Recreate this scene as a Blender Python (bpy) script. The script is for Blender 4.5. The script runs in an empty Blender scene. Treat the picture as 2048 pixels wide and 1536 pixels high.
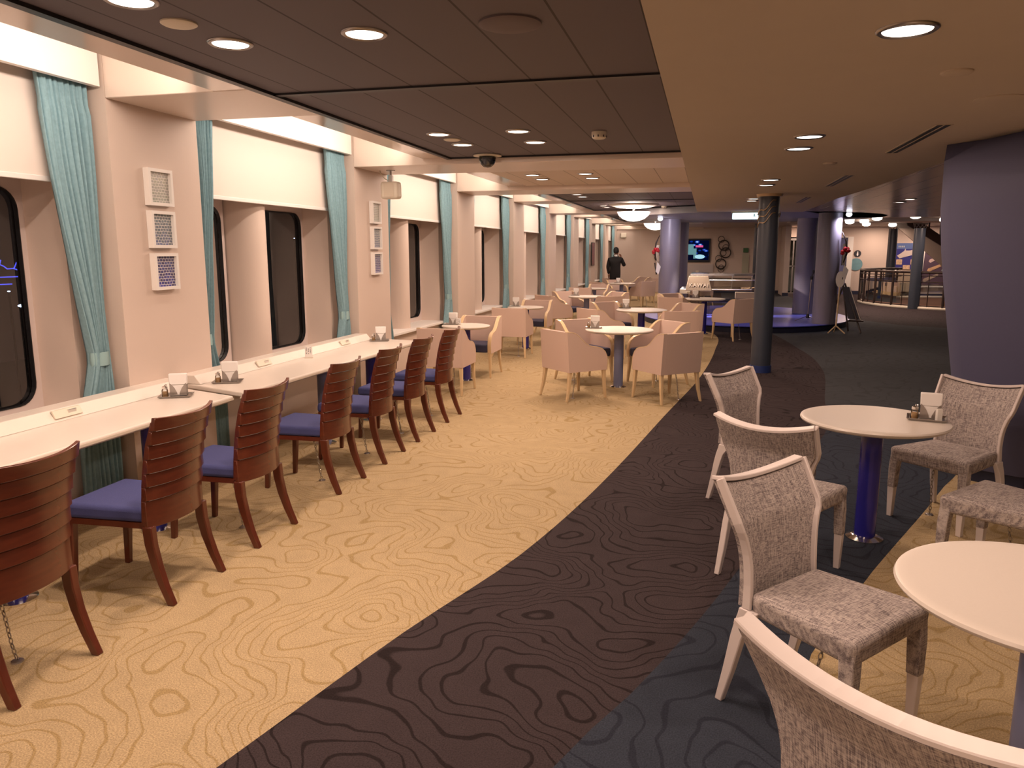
import bpy, math, random
from mathutils import Vector, Matrix
from mathutils.geometry import tessellate_polygon
random.seed(7)
SC = bpy.context.scene
COL = SC.collection
PI = math.pi

# ------------------------------------------------------------------ camera, world, exposure
CAM_H = 1.70
F_PX = 1530.0
pitch = math.atan(266 / F_PX)
yaw = math.atan(391 / math.hypot(F_PX, 266))
fwd = Vector((-math.sin(yaw) * math.cos(pitch), math.cos(yaw) * math.cos(pitch), -math.sin(pitch)))
rgt = Vector((math.cos(yaw), math.sin(yaw), 0))
upv = rgt.cross(fwd)
cam = bpy.data.cameras.new('camera')
cam.sensor_fit = 'HORIZONTAL'
cam.sensor_width = 36.0
cam.lens = 36.0 * F_PX / 2048.0
cam.clip_start = 0.05
cam.clip_end = 200
camo = bpy.data.objects.new('camera', cam)
COL.objects.link(camo)
M4 = Matrix((rgt, upv, -fwd)).transposed().to_4x4()
M4.translation = Vector((0, 0, CAM_H))
camo.matrix_world = M4
SC.camera = camo

W = bpy.data.worlds.new('night')
SC.world = W
W.use_nodes = True
W.node_tree.nodes['Background'].inputs[0].default_value = (0.020, 0.013, 0.011, 1)
W.node_tree.nodes['Background'].inputs[1].default_value = 1.0

SC.view_settings.view_transform = 'Standard'
SC.view_settings.look = 'None'
SC.view_settings.gamma = 1.0
SC.view_settings.use_curve_mapping = False
SC.view_settings.exposure = -0.60

WARM = (1.0, 0.70, 0.535)
P_DOWN_L = 26.0      # downlights in the dark ceiling
P_DOWN_R = 15.0      # downlights in the beige soffit
P_COVE = 29.0        # tube above each window bay
P_BOWL = 60.0

# ------------------------------------------------------------------ materials
def lin(c):
    return tuple(((x / 255.0) / 12.92 if x / 255.0 <= 0.04045 else ((x / 255.0 + 0.055) / 1.055) ** 2.4) for x in c)

def node(nt, t, **kw):
    n = nt.nodes.new(t)
    for k, v in kw.items():
        setattr(n, k, v)
    return n

def pmat(name, col, rough=0.5, metal=0.0, noise=None, bump=None, coat=0.0, spec=None):
    """principled, with optional (scale, amount) colour noise and (scale, strength) bump"""
    m = bpy.data.materials.new(name)
    m.use_nodes = True
    nt = m.node_tree
    b = nt.nodes['Principled BSDF']
    b.inputs['Base Color'].default_value = (*col, 1)
    b.inputs['Roughness'].default_value = rough
    b.inputs['Metallic'].default_value = metal
    if coat:
        b.inputs['Coat Weight'].default_value = coat
        b.inputs['Coat Roughness'].default_value = 0.15
    if spec is not None:
        b.inputs['Specular IOR Level'].default_value = spec
    if noise or bump:
        tc = node(nt, 'ShaderNodeTexCoord')
    if noise:
        n = node(nt, 'ShaderNodeTexNoise')
        n.inputs['Scale'].default_value = noise[0]
        n.inputs['Detail'].default_value = 3
        nt.links.new(tc.outputs['Object'], n.inputs['Vector'])
        mx = node(nt, 'ShaderNodeMix', data_type='RGBA')
        mx.inputs[6].default_value = (*[c * (1 - noise[1]) for c in col], 1)
        mx.inputs[7].default_value = (*[min(1, c * (1 + noise[1])) for c in col], 1)
        nt.links.new(n.outputs['Fac'], mx.inputs[0])
        nt.links.new(mx.outputs[2], b.inputs['Base Color'])
    if bump:
        n2 = node(nt, 'ShaderNodeTexNoise')
        n2.inputs['Scale'].default_value = bump[0]
        n2.inputs['Detail'].default_value = 2
        nt.links.new(tc.outputs['Object'], n2.inputs['Vector'])
        bp = node(nt, 'ShaderNodeBump')
        bp.inputs['Strength'].default_value = bump[1]
        bp.inputs['Distance'].default_value = 0.004
        nt.links.new(n2.outputs['Fac'], bp.inputs['Height'])
        nt.links.new(bp.outputs['Normal'], b.inputs['Normal'])
    return m

def emat(name, col, s):
    m = bpy.data.materials.new(name)
    m.use_nodes = True
    nt = m.node_tree
    nt.nodes.remove(nt.nodes['Principled BSDF'])
    e = node(nt, 'ShaderNodeEmission')
    e.inputs[0].default_value = (*col, 1)
    e.inputs[1].default_value = s
    nt.links.new(e.outputs[0], nt.nodes['Material Output'].inputs[0])
    return m

def carpet(name, base, line, scale=1.15, bands=14.0, width=0.075, rough=0.95):
    """cut pile carpet with wandering contour lines of a second yarn"""
    m = pmat(name, base, rough, spec=0.15)
    nt = m.node_tree
    b = nt.nodes['Principled BSDF']
    tc = node(nt, 'ShaderNodeTexCoord')
    warp = node(nt, 'ShaderNodeTexNoise')
    warp.inputs['Scale'].default_value = 4.5
    warp.inputs['Detail'].default_value = 1.0
    nt.links.new(tc.outputs['Object'], warp.inputs['Vector'])
    wv = node(nt, 'ShaderNodeVectorMath', operation='MULTIPLY_ADD')
    wv.inputs[1].default_value = (0.16, 0.16, 0.0)
    nt.links.new(warp.outputs['Color'], wv.inputs[0])
    nt.links.new(tc.outputs['Object'], wv.inputs[2])
    n = node(nt, 'ShaderNodeTexNoise')
    n.inputs['Scale'].default_value = scale
    n.inputs['Detail'].default_value = 1.2
    n.inputs['Roughness'].default_value = 0.4
    nt.links.new(wv.outputs[0], n.inputs['Vector'])
    mul = node(nt, 'ShaderNodeMath', operation='MULTIPLY')
    mul.inputs[1].default_value = bands * 2.6
    nt.links.new(n.outputs['Fac'], mul.inputs[0])
    fr = node(nt, 'ShaderNodeMath', operation='FRACT')
    nt.links.new(mul.outputs[0], fr.inputs[0])
    sub = node(nt, 'ShaderNodeMath', operation='SUBTRACT')
    sub.inputs[1].default_value = 0.5
    nt.links.new(fr.outputs[0], sub.inputs[0])
    ab = node(nt, 'ShaderNodeMath', operation='ABSOLUTE')
    nt.links.new(sub.outputs[0], ab.inputs[0])
    mr = node(nt, 'ShaderNodeMapRange')
    mr.inputs['From Min'].default_value = width * 0.75
    mr.inputs['From Max'].default_value = width * 1.3
    mr.inputs['To Min'].default_value = 1.0
    mr.inputs['To Max'].default_value = 0.0
    nt.links.new(ab.outputs[0], mr.inputs['Value'])
    pile = node(nt, 'ShaderNodeTexNoise')
    pile.inputs['Scale'].default_value = 170
    pile.inputs['Detail'].default_value = 2
    nt.links.new(tc.outputs['Object'], pile.inputs['Vector'])
    mx = node(nt, 'ShaderNodeMix', data_type='RGBA')
    mx.inputs[6].default_value = (*base, 1)
    mx.inputs[7].default_value = (*line, 1)
    nt.links.new(mr.outputs[0], mx.inputs[0])
    big = node(nt, 'ShaderNodeTexNoise')
    big.inputs['Scale'].default_value = 9
    nt.links.new(tc.outputs['Object'], big.inputs['Vector'])
    mr2 = node(nt, 'ShaderNodeMapRange')
    mr2.inputs['From Min'].default_value = 0.25
    mr2.inputs['From Max'].default_value = 0.75
    mr2.inputs['To Min'].default_value = 0.62
    mr2.inputs['To Max'].default_value = 1.35
    nt.links.new(pile.outputs['Fac'], mr2.inputs['Value'])
    mr3 = node(nt, 'ShaderNodeMapRange')
    mr3.inputs['From Min'].default_value = 0.2
    mr3.inputs['From Max'].default_value = 0.8
    mr3.inputs['To Min'].default_value = 0.93
    mr3.inputs['To Max'].default_value = 1.07
    nt.links.new(big.outputs['Fac'], mr3.inputs['Value'])
    mm = node(nt, 'ShaderNodeMath', operation='MULTIPLY')
    nt.links.new(mr2.outputs[0], mm.inputs[0])
    nt.links.new(mr3.outputs[0], mm.inputs[1])
    sc = node(nt, 'ShaderNodeVectorMath', operation='SCALE')
    nt.links.new(mx.outputs[2], sc.inputs[0])
    nt.links.new(mm.outputs[0], sc.inputs['Scale'])
    nt.links.new(sc.outputs[0], b.inputs['Base Color'])
    bp = node(nt, 'ShaderNodeBump')
    bp.inputs['Strength'].default_value = 0.5
    bp.inputs['Distance'].default_value = 0.006
    nt.links.new(pile.outputs['Fac'], bp.inputs['Height'])
    nt.links.new(bp.outputs['Normal'], b.inputs['Normal'])
    return m

def weave(name, c_light, c_dark, sx=60, sz=60, amt=1.0):
    """slubby tweed: two crossed streak noises"""
    m = pmat(name, c_light, 0.9, spec=0.2)
    nt = m.node_tree
    b = nt.nodes['Principled BSDF']
    tc = node(nt, 'ShaderNodeTexCoord')
    outs = []
    for s in ((13, 260, 260), (260, 13, 13), (60, 60, 60)):
        mp = node(nt, 'ShaderNodeMapping')
        mp.inputs['Scale'].default_value = s
        nt.links.new(tc.outputs['Object'], mp.inputs['Vector'])
        n = node(nt, 'ShaderNodeTexNoise')
        n.inputs['Scale'].default_value = 1.6
        n.inputs['Detail'].default_value = 3
        nt.links.new(mp.outputs[0], n.inputs['Vector'])
        outs.append(n)
    a = node(nt, 'ShaderNodeMath', operation='ADD')
    nt.links.new(outs[0].outputs['Fac'], a.inputs[0])
    nt.links.new(outs[1].outputs['Fac'], a.inputs[1])
    a2 = node(nt, 'ShaderNodeMath', operation='MULTIPLY_ADD')
    a2.inputs[1].default_value = 0.5
    nt.links.new(outs[2].outputs['Fac'], a2.inputs[0])
    nt.links.new(a.outputs[0], a2.inputs[2])
    mr = node(nt, 'ShaderNodeMapRange')
    mr.inputs['From Min'].default_value = 1.02
    mr.inputs['From Max'].default_value = 1.42
    nt.links.new(a2.outputs[0], mr.inputs['Value'])
    mx = node(nt, 'ShaderNodeMix', data_type='RGBA')
    mx.inputs[6].default_value = (*c_dark, 1)
    mx.inputs[7].default_value = (*c_light, 1)
    nt.links.new(mr.outputs[0], mx.inputs[0])
    nt.links.new(mx.outputs[2], b.inputs['Base Color'])
    return m

def woodmat(name, c1, c2, rough=0.3, axis='Z', coat=0.5):
    m = pmat(name, c1, rough, coat=coat)
    nt = m.node_tree
    b = nt.nodes['Principled BSDF']
    tc = node(nt, 'ShaderNodeTexCoord')
    mp = node(nt, 'ShaderNodeMapping')
    mp.inputs['Scale'].default_value = {'Z': (40, 40, 3), 'X': (3, 40, 40)}[axis]
    nt.links.new(tc.outputs['Object'], mp.inputs['Vector'])
    n = node(nt, 'ShaderNodeTexNoise')
    n.inputs['Scale'].default_value = 1.0
    n.inputs['Detail'].default_value = 5
    nt.links.new(mp.outputs[0], n.inputs['Vector'])
    mx = node(nt, 'ShaderNodeMix', data_type='RGBA')
    mx.inputs[6].default_value = (*c1, 1)
    mx.inputs[7].default_value = (*c2, 1)
    nt.links.new(n.outputs['Fac'], mx.inputs[0])
    nt.links.new(mx.outputs[2], b.inputs['Base Color'])
    return m

def panelmat(name, col, groove, pitch, offset, rough=0.6, gw=0.011, spec=0.4):
    """ceiling planks running along Y with thin grooves"""
    m = pmat(name, col, rough, spec=spec)
    nt = m.node_tree
    b = nt.nodes['Principled BSDF']
    tc = node(nt, 'ShaderNodeTexCoord')
    sp = node(nt, 'ShaderNodeSeparateXYZ')
    nt.links.new(tc.outputs['Object'], sp.inputs[0])
    ad = node(nt, 'ShaderNodeMath', operation='ADD')
    ad.inputs[1].default_value = 100 * pitch + offset
    nt.links.new(sp.outputs[0], ad.inputs[0])
    md = node(nt, 'ShaderNodeMath', operation='MODULO')
    md.inputs[1].default_value = pitch
    nt.links.new(ad.outputs[0], md.inputs[0])
    lt = node(nt, 'ShaderNodeMath', operation='LESS_THAN')
    lt.inputs[1].default_value = gw
    nt.links.new(md.outputs[0], lt.inputs[0])
    mx = node(nt, 'ShaderNodeMix', data_type='RGBA')
    mx.inputs[6].default_value = (*col, 1)
    mx.inputs[7].default_value = (*groove, 1)
    nt.links.new(lt.outputs[0], mx.inputs[0])
    nt.links.new(mx.outputs[2], b.inputs['Base Color'])
    return m

def mosaic(name, top, bottom, dark, grout=(0.75, 0.72, 0.68)):
    m = pmat(name, top, 0.35)
    nt = m.node_tree
    b = nt.nodes['Principled BSDF']
    tc = node(nt, 'ShaderNodeTexCoord')
    sp = node(nt, 'ShaderNodeSeparateXYZ')
    nt.links.new(tc.outputs['Generated'], sp.inputs[0])
    cb = node(nt, 'ShaderNodeCombineXYZ')
    nt.links.new(sp.outputs[1], cb.inputs[0])
    nt.links.new(sp.outputs[2], cb.inputs[1])
    wn = node(nt, 'ShaderNodeTexNoise')
    wn.inputs['Scale'].default_value = 5
    nt.links.new(cb.outputs[0], wn.inputs['Vector'])
    wv = node(nt, 'ShaderNodeVectorMath', operation='MULTIPLY_ADD')
    wv.inputs[1].default_value = (0.05, 0.05, 0)
    nt.links.new(wn.outputs['Color'], wv.inputs[0])
    nt.links.new(cb.outputs[0], wv.inputs[2])
    br = node(nt, 'ShaderNodeTexBrick')
    br.inputs['Scale'].default_value = 3.6
    br.inputs['Brick Width'].default_value = 0.52
    br.inputs['Row Height'].default_value = 0.34
    br.inputs['Mortar Size'].default_value = 0.03
    br.inputs['Color1'].default_value = (1, 1, 1, 1)
    br.inputs['Color2'].default_value = (0, 0, 0, 1)
    br.inputs['Bias'].default_value = 0.25
    nt.links.new(wv.outputs[0], br.inputs['Vector'])
    gr = node(nt, 'ShaderNodeMix', data_type='RGBA')
    gr.inputs[6].default_value = (*bottom, 1)
    gr.inputs[7].default_value = (*top, 1)
    nt.links.new(sp.outputs[2], gr.inputs[0])
    m1 = node(nt, 'ShaderNodeMix', data_type='RGBA')
    m1.inputs[6].default_value = (*dark, 1)
    nt.links.new(gr.outputs[2], m1.inputs[7])
    nt.links.new(br.outputs['Color'], m1.inputs[0])
    m2 = node(nt, 'ShaderNodeMix', data_type='RGBA')
    nt.links.new(br.outputs['Fac'], m2.inputs[0])
    nt.links.new(m1.outputs[2], m2.inputs[6])
    m2.inputs[7].default_value = (*grout, 1)
    nt.links.new(m2.outputs[2], b.inputs['Base Color'])
    return m

def glassmat(name, col=(0.9, 0.95, 0.95), refl=0.25, rough=0.02):
    """thin pane: see-through with a fresnel reflection"""
    m = bpy.data.materials.new(name)
    m.use_nodes = True
    nt = m.node_tree
    nt.nodes.remove(nt.nodes['Principled BSDF'])
    t = node(nt, 'ShaderNodeBsdfTransparent')
    t.inputs[0].default_value = (*col, 1)
    g = node(nt, 'ShaderNodeBsdfGlossy')
    g.inputs['Roughness'].default_value = rough
    lw = node(nt, 'ShaderNodeFresnel')
    lw.inputs[0].default_value = 1.5
    mu = node(nt, 'ShaderNodeMath', operation='MULTIPLY_ADD')
    mu.inputs[1].default_value = 1.0
    mu.inputs[2].default_value = refl
    nt.links.new(lw.outputs[0], mu.inputs[0])
    mx = node(nt, 'ShaderNodeMixShader')
    nt.links.new(mu.outputs[0], mx.inputs[0])
    nt.links.new(t.outputs[0], mx.inputs[1])
    nt.links.new(g.outputs[0], mx.inputs[2])
    nt.links.new(mx.outputs[0], nt.nodes['Material Output'].inputs[0])
    return m

M = {}
M['tan'] = carpet('carpet_tan', (0.455, 0.350, 0.205), (0.36, 0.262, 0.125))
M['dark'] = carpet('carpet_dark_brown', (0.046, 0.034, 0.037), (0.019, 0.013, 0.014), bands=11)
M['slate'] = carpet('carpet_slate_blue', (0.035, 0.043, 0.062), (0.022, 0.026, 0.040), bands=9)
M['grey'] = carpet('carpet_slate_lit', (0.060, 0.064, 0.072), (0.050, 0.052, 0.058), bands=5)  # slate carpet again, lightened to stand for the light farther back
M['wall'] = pmat('wall_cream', (0.66, 0.545, 0.475), 0.6, noise=(300, 0.03), bump=(220, 0.15))
M['wall2'] = pmat('wall_far_cream', (0.60, 0.50, 0.44), 0.7)
M['niche'] = pmat('window_niche_paint', (0.64, 0.55, 0.52), 0.45)
M['beam'] = pmat('beam_paint', (0.72, 0.61, 0.53), 0.32, spec=0.5)
M['strip'] = pmat('strip_gloss_paint', (0.66, 0.55, 0.47), 0.14, spec=0.7)
M['white'] = pmat('white_paint', (0.82, 0.79, 0.76), 0.4)
M['soffit'] = pmat('soffit_paint', (0.58, 0.50, 0.41), 0.75, noise=(4, 0.03))
M['dceil'] = panelmat('ceiling_dark_planks', (0.118, 0.100, 0.118), (0.02, 0.015, 0.015), 0.36, 0.30)
M['lceil'] = panelmat('ceiling_light_planks', (0.66, 0.56, 0.48), (0.35, 0.28, 0.22), 0.36, 0.30)
M['black'] = pmat('black_trim', (0.012, 0.012, 0.016), 0.4)
M['atrium'] = panelmat('ceiling_polished_strips', (0.42, 0.31, 0.25), (0.20, 0.14, 0.10), 0.3, 0.0, rough=0.22, spec=0.6)
M['bceil'] = pmat('ceiling_blue_grey', (0.22, 0.22, 0.25), 0.4)
M['fceil'] = pmat('ceiling_far', (0.50, 0.40, 0.34), 0.5)
M['blue_wall'] = pmat('blue_leaning_wall', (0.080, 0.082, 0.155), 0.7, noise=(60, 0.04))
M['navy'] = pmat('navy_skirting', (0.012, 0.016, 0.045), 0.5)
M['col_navy'] = pmat('column_slate', (0.045, 0.055, 0.078), 0.38)
M['col_lilac'] = pmat('column_lilac', (0.23, 0.215, 0.275), 0.38, noise=(40, 0.05))
M['gasket'] = pmat('window_gasket', (0.006, 0.006, 0.008), 0.5)
M['metal'] = pmat('brushed_steel', (0.42, 0.39, 0.37), 0.3, metal=1.0)
M['chrome'] = pmat('chrome', (0.8, 0.78, 0.75), 0.12, metal=1.0)
M['glass'] = glassmat('window_glass', (0.55, 0.56, 0.60), 0.10)
M['clear'] = glassmat('clear_glass', (0.93, 0.95, 0.95), 0.05)
M['pane'] = glassmat('railing_glass', (0.80, 0.86, 0.86), 0.06)
M['table'] = pmat('table_laminate', (0.77, 0.71, 0.645), 0.32, noise=(180, 0.03))
M['tedge'] = pmat('table_edge', (0.66, 0.58, 0.47), 0.35)
M['ped_navy'] = pmat('pedestal_deep_blue', (0.018, 0.016, 0.22), 0.25, coat=0.4)
M['ped_slate'] = pmat('pedestal_slate_blue', (0.17, 0.19, 0.32), 0.35)
M['brown'] = woodmat('mahogany_stain', (0.070, 0.013, 0.006), (0.140, 0.029, 0.012), 0.28)
M['brownh'] = woodmat('mahogany_stain_slats', (0.075, 0.015, 0.007), (0.15, 0.034, 0.014), 0.26, axis='X')
M['blue_seat'] = pmat('blue_seat_fabric', (0.050, 0.060, 0.19), 0.85, noise=(420, 0.45), bump=(400, 0.4))
M['cream_fab'] = pmat('armchair_fabric', (0.63, 0.475, 0.405), 0.85, noise=(320, 0.08), bump=(320, 0.2))
M['cream_wood'] = woodmat('pale_maple', (0.72, 0.55, 0.33), (0.60, 0.43, 0.24), 0.3)
M['navy_seat'] = pmat('armchair_seat_vinyl', (0.035, 0.038, 0.085), 0.6)
M['tweed'] = weave('grey_tweed', (0.56, 0.50, 0.47), (0.16, 0.135, 0.145))
M['wframe'] = pmat('white_lacquer_frame', (0.74, 0.67, 0.65), 0.3)
M['curtain'] = pmat('teal_curtain', (0.235, 0.40, 0.46), 0.8, noise=(45, 0.22))
M['tie'] = pmat('curtain_tieback', (0.30, 0.48, 0.50), 0.75)
M['blind'] = pmat('roller_blind', (0.80, 0.71, 0.65), 0.8)
M['paper'] = pmat('paper_white', (0.86, 0.84, 0.82), 0.8)
M['sugar'] = pmat('brown_sugar', (0.62, 0.38, 0.16), 0.9, noise=(300, 0.4))
M['salt'] = pmat('white_salt', (0.80, 0.78, 0.74), 0.9)
M['ink'] = pmat('dark_ink', (0.03, 0.03, 0.04), 0.7)
M['plastic'] = pmat('cream_plastic', (0.72, 0.66, 0.55), 0.45)
M['chain'] = pmat('chain_steel', (0.5, 0.47, 0.44), 0.3, metal=1.0)
M['stage'] = pmat('stage_blue', (0.09, 0.11, 0.60), 0.35)
M['iron'] = pmat('dark_bronze_rail', (0.030, 0.017, 0.014), 0.35)
M['ring'] = pmat('ring_metal', (0.025, 0.016, 0.014), 0.4)
M['wave'] = pmat('wave_brass', (0.50, 0.38, 0.26), 0.3, metal=1.0)
M['red'] = pmat('red_flower', (0.55, 0.02, 0.03), 0.6)
M['skin'] = pmat('skin', (0.30, 0.14, 0.09), 0.55)
M['suit'] = pmat('black_suit', (0.006, 0.0055, 0.007), 0.8)
M['hair'] = pmat('black_hair', (0.008, 0.007, 0.007), 0.7)
M['lamp'] = emat('lamp_glow', (1.0, 0.86, 0.74), 9.0)
M['bowl'] = emat('bowl_glow', (1.0, 0.87, 0.78), 5.0)
M['glossglow'] = emat('spot_glow', (0.86, 0.84, 1.0), 12.0)
M['exit'] = emat('exit_panel', (0.72, 0.95, 1.0), 2.4)
M['neon'] = emat('neon_blue', (0.10, 0.12, 1.0), 3.0)
M['qlight'] = emat('quay_light', (0.7, 0.85, 1.0), 6.0)
M['qwin'] = emat('quay_window', (0.30, 0.45, 0.75), 0.8)
M['grille'] = pmat('speaker_grille', (0.13, 0.10, 0.11), 0.6)
M['skirt_blue'] = pmat('skirting_blue', (0.02, 0.04, 0.16), 0.45)
M['pink'] = pmat('stairwell_panel', (0.55, 0.36, 0.28), 0.6)

# ------------------------------------------------------------------ geometry helpers
class MB:
    def __init__(s):
        s.v = []; s.f = []; s.mi = []; s.cur = 0
    def add(s, vs, fs):
        o = len(s.v)
        s.v += [tuple(v) for v in vs]
        for f in fs:
            s.f.append(tuple(i + o for i in f)); s.mi.append(s.cur)
        return s
    def box(s, x0, x1, y0, y1, z0, z1):
        vs = [(x, y, z) for z in (z0, z1) for y in (y0, y1) for x in (x0, x1)]
        return s.add(vs, [(0, 2, 3, 1), (4, 5, 7, 6), (0, 1, 5, 4), (2, 6, 7, 3), (0, 4, 6, 2), (1, 3, 7, 5)])
    def hexa(s, b, t):
        """bottom ring and top ring of equal length (counter-clockwise)"""
        n = len(b)
        fs = [tuple(range(n - 1, -1, -1)), tuple(range(n, 2 * n))]
        fs += [(i, (i + 1) % n, n + (i + 1) % n, n + i) for i in range(n)]
        return s.add(list(b) + list(t), fs)
    def prism(s, poly, z0, z1):
        return s.hexa([(x, y, z0) for x, y in poly], [(x, y, z1) for x, y in poly])
    def lathe(s, prof, seg=24, c=(0, 0, 0), caps=True):
        n = len(prof); vs = []
        for r, z in prof:
            for k in range(seg):
                a = 2 * PI * k / seg
                vs.append((c[0] + r * math.cos(a), c[1] + r * math.sin(a), c[2] + z))
        fs = []
        for i in range(n - 1):
            for k in range(seg):
                k2 = (k + 1) % seg
                fs.append((i * seg + k, i * seg + k2, (i + 1) * seg + k2, (i + 1) * seg + k))
        if caps:
            fs.append(tuple(range(seg - 1, -1, -1)))
            fs.append(tuple((n - 1) * seg + k for k in range(seg)))
        return s.add(vs, fs)
    def tube(s, pts, r, seg=8, closed=False):
        pts = [Vector(p) for p in pts]
        n = len(pts); vs = []
        rs = r if isinstance(r, (list, tuple)) else [r] * n
        prev = None
        for i, p in enumerate(pts):
            if closed:
                t = (pts[(i + 1) % n] - pts[i - 1]).normalized()
            else:
                t = (pts[min(i + 1, n - 1)] - pts[max(i - 1, 0)]).normalized()
            if prev is None:
                a = Vector((0, 0, 1)) if abs(t.z) < 0.9 else Vector((1, 0, 0))
                u = t.cross(a).normalized()
            else:
                u = (prev - t * prev.dot(t)).normalized()
            prev = u
            w = t.cross(u)
            for k in range(seg):
                a = 2 * PI * k / seg
                vs.append(p + u * math.cos(a) * rs[i] + w * math.sin(a) * rs[i])
        fs = []
        m = n if closed else n - 1
        for i in range(m):
            j = (i + 1) % n
            for k in range(seg):
                k2 = (k + 1) % seg
                fs.append((i * seg + k, i * seg + k2, j * seg + k2, j * seg + k))
        if not closed:
            fs.append(tuple(range(seg - 1, -1, -1)))
            fs.append(tuple((n - 1) * seg + k for k in range(seg)))
        return s.add(vs, fs)
    def sweep(s, pts, w, d, ref):
        """rectangular bar along pts; d is its size along ref, w across"""
        pts = [Vector(p) for p in pts]; n = len(pts); vs = []
        for i, p in enumerate(pts):
            t = (pts[min(i + 1, n - 1)] - pts[max(i - 1, 0)]).normalized()
            rf = Vector(ref[i]) if isinstance(ref[0], (tuple, list, Vector)) else Vector(ref)
            rf = (rf - t * rf.dot(t)).normalized()
            q = t.cross(rf)
            for a, b in ((-1, -1), (1, -1), (1, 1), (-1, 1)):
                vs.append(p + q * a * w / 2 + rf * b * d / 2)
        fs = [(3, 2, 1, 0), tuple((n - 1) * 4 + k for k in range(4))]
        for i in range(n - 1):
            for k in range(4):
                k2 = (k + 1) % 4
                fs.append((i * 4 + k, i * 4 + k2, (i + 1) * 4 + k2, (i + 1) * 4 + k))
        return s.add(vs, fs)
    def legs(s, secs):
        """stack of horizontal rectangles (x, y, z, w, d), bottom first"""
        n = len(secs); vs = []
        for x, y, z, w, d in secs:
            vs += [(x - w / 2, y - d / 2, z), (x + w / 2, y - d / 2, z), (x + w / 2, y + d / 2, z), (x - w / 2, y + d / 2, z)]
        fs = [(3, 2, 1, 0), tuple((n - 1) * 4 + k for k in range(4))]
        for i in range(n - 1):
            for k in range(4):
                k2 = (k + 1) % 4
                fs.append((i * 4 + k, i * 4 + k2, (i + 1) * 4 + k2, (i + 1) * 4 + k))
        return s.add(vs, fs)
    def shell(s, fn, nu, nv, th):
        """closed slab: fn(u,v) point on front, th offset vector for the back"""
        f = [[Vector(fn(i / nu, j / nv)) for i in range(nu + 1)] for j in range(nv + 1)]
        th = Vector(th)
        vs = [p for r in f for p in r] + [p + th for r in f for p in r]
        N = (nu + 1) * (nv + 1); fs = []
        idx = lambda i, j: j * (nu + 1) + i
        for j in range(nv):
            for i in range(nu):
                a, b, c, d = idx(i, j), idx(i + 1, j), idx(i + 1, j + 1), idx(i, j + 1)
                fs.append((a, b, c, d)); fs.append((N + d, N + c, N + b, N + a))
        for i in range(nu):
            a, b = idx(i, 0), idx(i + 1, 0); fs.append((b, a, N + a, N + b))
            a, b = idx(i, nv), idx(i + 1, nv); fs.append((a, b, N + b, N + a))
        for j in range(nv):
            a, b = idx(0, j), idx(0, j + 1); fs.append((a, b, N + b, N + a))
            a, b = idx(nu, j), idx(nu, j + 1); fs.append((b, a, N + a, N + b))
        return s.add(vs, fs)
    def poly_hole(s, outer, hole, fn):
        """flat ring between two outlines; fn maps (a,b) to 3-D"""
        tris = tessellate_polygon([[Vector((a, b, 0)) for a, b in outer], [Vector((a, b, 0)) for a, b in hole]])
        return s.add([fn(a, b) for a, b in outer + hole], [tuple(t) for t in tris])
    def build(s, name, mat, parent=None, smooth=False, bevel=0, bseg=2, sub=0, loc=None, rz=None):
        me = bpy.data.meshes.new(name)
        me.from_pydata(s.v, [], s.f)
        mats = mat if isinstance(mat, (list, tuple)) else [mat]
        for m in mats:
            me.materials.append(m)
        for p, mi in zip(me.polygons, s.mi):
            p.material_index = mi
            p.use_smooth = bool(smooth)
        me.validate()
        me.update()
        import bmesh
        bm = bmesh.new(); bm.from_mesh(me)
        bmesh.ops.recalc_face_normals(bm, faces=bm.faces)
        bm.to_mesh(me); bm.free()
        o = bpy.data.objects.new(name, me)
        COL.objects.link(o)
        if parent: o.parent = parent
        if loc: o.location = loc
        if rz is not None: o.rotation_euler = (0, 0, rz)
        if bevel:
            b = o.modifiers.new('bevel', 'BEVEL'); b.width = bevel; b.segments = bseg
            b.limit_method = 'ANGLE'; b.angle_limit = math.radians(35)
            if hasattr(b, 'harden_normals'): b.harden_normals = False
        if sub:
            b = o.modifiers.new('sub', 'SUBSURF'); b.levels = sub; b.render_levels = sub
        if smooth == 'auto':
            try:
                me.set_sharp_from_angle(angle=math.radians(40))
            except Exception:
                pass
        return o

def tag(o, label=None, cat=None, group=None, kind=None):
    if label: o['label'] = label
    if cat: o['category'] = cat
    if group: o['group'] = group
    if kind: o['kind'] = kind
    return o

def thing(name, label, cat, loc=(0, 0, 0), rz=0.0, group=None):
    o = bpy.data.objects.new(name, None)
    o.empty_display_size = 0.1
    COL.objects.link(o)
    o.location = loc; o.rotation_euler = (0, 0, rz)
    return tag(o, label, cat, group)

def struct(o):
    o['kind'] = 'structure'
    return o

def dup(root, loc, rz, label, group=None):
    r = root.copy(); COL.objects.link(r)
    r.location = loc; r.rotation_euler = (0, 0, rz)
    r['label'] = label
    if group: r['group'] = group
    for ch in list(root.children):
        c = ch.copy(); COL.objects.link(c); c.parent = r
        for g in list(ch.children):
            d = g.copy(); COL.objects.link(d); d.parent = c
    return r

def area(name, loc, size, power, rot=(0, 0, 0), sizey=None, parent=None, col=WARM, spread=None, shape=None):
    L = bpy.data.lights.new(name, 'AREA')
    L.energy = power; L.color = col
    L.shape = shape or ('RECTANGLE' if sizey else 'DISK')
    L.size = size
    if sizey: L.size_y = sizey
    if spread: L.spread = spread
    o = bpy.data.objects.new(name, L)
    COL.objects.link(o)
    o.location = loc; o.rotation_euler = rot
    if parent: o.parent = parent
    return o

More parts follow.
